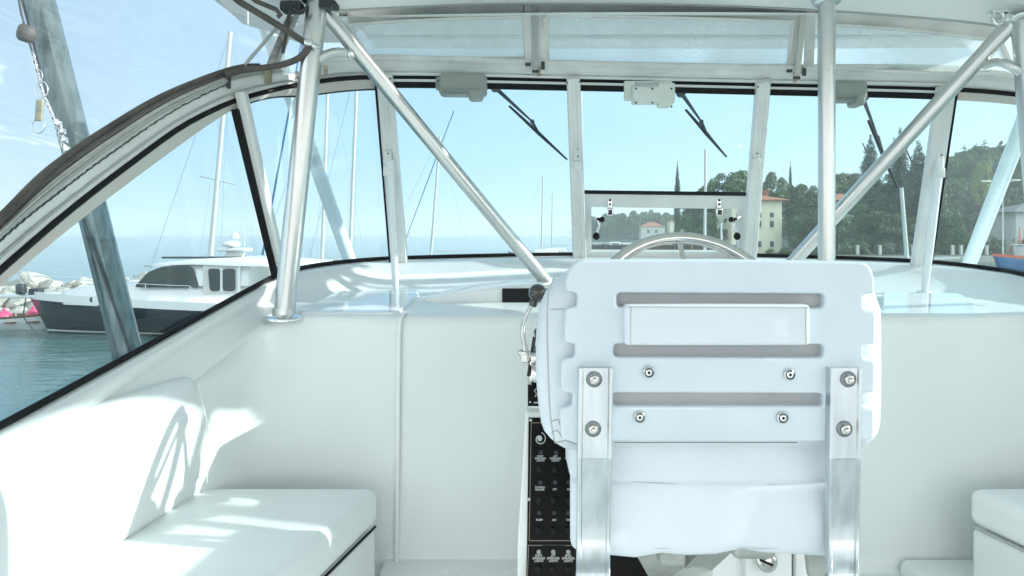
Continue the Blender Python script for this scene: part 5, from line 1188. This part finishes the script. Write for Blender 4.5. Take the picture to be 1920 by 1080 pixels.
# small screws
for px, py in ((1216,698),(1480,702),(1199,782),(1467,783)):
    q = P(px, py, 1.097); mb = MB(); mb.lathe([(.0095,0),(.0098,.002),(.0075,.0035),(.006,.0028),(.0055,.005),(.002,.0052),(.0015,.002),(0,.002)], q, (0,-1,0), 20); s_ = mb.build('screw', STEEL, t)
    mb = MB(); mb.lathe([(.0082,.0036),(.0066,.0042),(.0056,.0034)], q, (0,-1,0), 20); mb.build('screw_recess', DKMET, s_)
    mb = MB(); mb.lathe([(.0022,0),(.0022,.0056),(0,.0056)], q, (0,-1,0), 6); mb.build('socket', BLACK, s_)
# aluminium straps
for x0, x1, pxb in ((1083,1147,(1114,1112)),(1554,1613,(1590,1583))):
    mb = MB(); cx_ = ((x0+x1)/2-960)/F*1.085; wd = (x1-x0)/F*1.085
    pr = [(1.086,690),(1.086,780),(1.086,850),(1.088,862),(1.096,885),(1.112,930),(1.126,975),(1.130,1000),(1.128,1020),(1.116,1050),(1.10,1075),(1.09,1110)]
    path = hermite([(i, V(cx_*p[0]/1.085-(p[1]-850)*.000012, p[0], (HZ-p[1])/F*p[0])) for i, p in enumerate(pr)])
    rows_ = []
    for s in lin(0, len(pr)-1, 56):
        q = path(s); d = (path(min(s+.05, 11))-path(max(s-.05, 0))).normalized(); nn = Vector((1,0,0)).cross(d); nn = nn if nn.y < 0 else -nn; h_ = wd/2
        rows_.append([q-Vector((h_,0,0))-nn*.014, q-Vector((h_,0,0))+nn*.003, q-Vector((h_-.002,0,0))+nn*.005, q-Vector((h_-.006,0,0))+nn*.005, q-Vector((h_-.008,0,0))+nn*.0015, q+Vector((h_-.008,0,0))+nn*.0015, q+Vector((h_-.006,0,0))+nn*.005, q+Vector((h_-.002,0,0))+nn*.005, q+Vector((h_,0,0))+nn*.003, q+Vector((h_,0,0))-nn*.014])
    mb.grid(rows_, False); mb.add(rows_[0], [tuple(range(10))], False)
    st = clean(mb.build('strap', BRUSH, t))
    for px, py in zip(pxb, (711, 804)):
        q = P(px, py, 1.0845); mb = MB(); mb.lathe([(.0135,-.002),(.0137,.0012),(.006,.0014)], q, (0,-1,0), 24); mb.build('washer', mat('washer_steel', (.26,.28,.29), .5, metal=.8) if 'washer_steel' not in bpy.data.materials else bpy.data.materials['washer_steel'], st)
        mb = MB(); mb.lathe([(.0085,0),(.0085,.006),(.0075,.0072),(.0048,.0072)], q, (0,-1,0), 6); mb.lathe([(.0048,.005),(.0048,.0125),(.0035,.014),(0,.014)], q, (0,-1,0), 14); mb.build('bolt', CHROME, st)
# lower back and seat cushion seen between the straps
def warp2(v):
    v = v.copy(); tz = (v.z-(EYE-.53))/.18; v.y += .018*sst(0,1,tz)*0 + .003*math.sin(v.x*30)*max(0,1-tz*1.5); k_ = 1-sst(EYE-.56, EYE-.50, v.z); v.x += .095*max(0, v.y-1.17)*max(0, min(1, (.353-v.x)/.2)); v.z += k_*(.004*math.sin(v.x*47+1)+.005*math.sin(v.x*19)); return v
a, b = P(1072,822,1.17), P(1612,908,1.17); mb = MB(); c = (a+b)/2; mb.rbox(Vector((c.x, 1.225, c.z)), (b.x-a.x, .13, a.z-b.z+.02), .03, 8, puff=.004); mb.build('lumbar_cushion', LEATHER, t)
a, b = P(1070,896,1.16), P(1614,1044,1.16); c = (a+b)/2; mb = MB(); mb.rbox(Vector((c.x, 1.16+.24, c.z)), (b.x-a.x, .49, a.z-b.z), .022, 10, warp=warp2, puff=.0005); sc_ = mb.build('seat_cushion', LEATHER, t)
yq = 1.1592
mb = MB(); mb.tube([P(1346,912,yq), P(1344,970,yq-.002), P(1342,1022,yq)], .0011, 5); mb.tube([P(1351,912,yq), P(1349,970,yq-.002), P(1347,1022,yq)], .0008, 5); h = hermite([(0,P(1150,900,yq+.002)),(1,P(1250,907,yq)),(2,P(1345,911,yq)),(3,P(1450,909,yq)),(4,P(1545,904,yq+.002))]); mb.tube([h(s) for s in lin(0,4,20)], .0012, 5)
h = hermite([(0,P(1145,1026,yq+.001)),(1,P(1215,1028,yq)),(2,P(1345,1027,yq)),(3,P(1450,1028,yq)),(4,P(1545,1018,yq+.002))]); mb.tube([h(s) for s in lin(0,4,20)], .0012, 5); mb.build('seam_stitch', mat('stitch_thread', (.50,.55,.60), .7), sc_)
mb = MB(); mb.tube([P(1152,829.5,1.087), P(1494,829.5,1.087)], .0009, 5); mb.build('board_edge_line', mat('brown_line', (.20,.16,.13), .8), t)  # thin brown line along the lower edge of the back board
# pedestal and cast bracket under the seat
mb = MB(); mb.lathe([(.16,0),(.16,.012),(.06,.03),(.05,.06),(.048,.48)], V(.37,1.38,FLOOR), n=32); mb.build('pedestal', STEEL, t)
CAST = mat('cast_aluminium', (.50,.51,.49), .5, metal=.6, bump=.6, bscale=50, bdist=.002, var=.35, vscale=14)
mb = MB(); z0 = -.60
mb.rbox(V(.36,1.36,-.555), (.34,.30,.03), .008, 2); mb.bar(V(.25,1.22,-.56), V(.33,1.34,-.72), .07, .02, (1,0,0)); mb.bar(V(.40,1.20,-.56), V(.37,1.34,-.70), .06, .03, (1,0,0)); mb.rbox(V(.30,1.215,-.585), (.05,.05,.07), .01, 2); mb.rbox(V(.455,1.22,-.585), (.08,.05,.05), .012, 2); mb.lathe([(.05,-.14),(.058,-.05),(.075,0)], V(.37,1.34,-.56), n=20); mb.build('cast_bracket', CAST, t)
mb = MB(); mb.lathe([(0,.03),(.008,.032),(.010,.026),(.020,.026),(.021,0),(.018,-.05)], V(.245,1.20,-.565), (0,-1,0), 20); mb.build('adjuster_knob', mat('knob_grey', (.20,.19,.19), .4), t)
mb = MB(); mb.bar(V(.57,1.20,-.55), V(.60,1.24,-.66), .05, .02, (1,0,0)); mb.build('side_bracket', CAST, t)

# ---- benches
def bench(sx, cx0, label, cl, bl):
    # sx=1 left bench; sx=-1 mirrored about the centreline
    m = lambda x: x if sx == 1 else 2*cx0-x
    t = thing('bench', label, 'bench', V(m(-.7), 1.3, FLOOR), 'cockpit benches')
    def wf(v):   # v.x in 0..1 across, v.y = along
        y = v.y; xi = -1.02; xo = -.403-(1.95-y)*.247; u = v.x
        return Vector((m(xi+(xo-xi)*u), y, v.z))
    mb = MB(); W_ = .6
    def w2(v): return wf(Vector(((v.x)/W_, v.y, v.z)))
    mb.rbox((W_/2, 1.30, EYE-.822), (W_, 1.30, .112), .030, 10, warp=w2, puff=.003); mb.build('seat_cushion', VINYLW, t)
    mb = MB()
    mb.rbox((W_/2-.006, 1.30, EYE-.989), (W_-.0, 1.29, .21), .02, 8, warp=w2); mb.build('base', GELIN, t)
    mb = MB(); mb.tube([w2(Vector((W_-.004, y, EYE-.8805))) for y in lin(.68, 1.93, 12)], .004, 6); mb.build('gap_gasket', BLACK if sx == 1 else GREY, t)
    if sx == 1:
        mb = MB()
        def w3(v):
            y = v.y-.05*sst(1.5, 1.93, v.y)*sst(EYE-.60, EYE-.42, v.z); a = (v.z-(EYE-.77))/.37; xx = -.915-.136*(1.95-y)+v.x + .010*a; return Vector((m(xx), y, v.z-.00))
        mb.rbox((-.055, 1.265, EYE-.595), (.10, 1.33, .365), .028, 12, warp=w3, puff=.005); bc = mb.build('backrest', VINYLW, t)
        mb = MB(); h = [w3(Vector((.012, 1.905, EYE+z))) for z in lin(-.74, -.43, 12)]; mb.tube(h, .0012, 5); mb.build('seam', VINYLW, bc)
    return t
bench(1, .49, 'long white cushioned bench with backrest under the arched left window', None, None)
bench(-1, .49, 'white cushioned bench corner at the lower right of the cockpit', None, None)

# ---- the summer haze over the harbour
hz = bpy.data.materials.new('haze_air'); hz.use_nodes = True; n = hz.node_tree; n.nodes.clear()
pv = n.nodes.new('ShaderNodeVolumePrincipled'); pv.inputs['Color'].default_value = (.96,.99,1,1); pv.inputs['Density'].default_value = .00045; pv.inputs['Anisotropy'].default_value = .2
oo = n.nodes.new('ShaderNodeOutputMaterial'); n.links.new(pv.outputs[0], oo.inputs['Volume'])
mb = MB(); mb.box((0, 1850, 39), (5060, 4360, 80)); o = mb.build('haze', hz); o['kind'] = 'stuff'
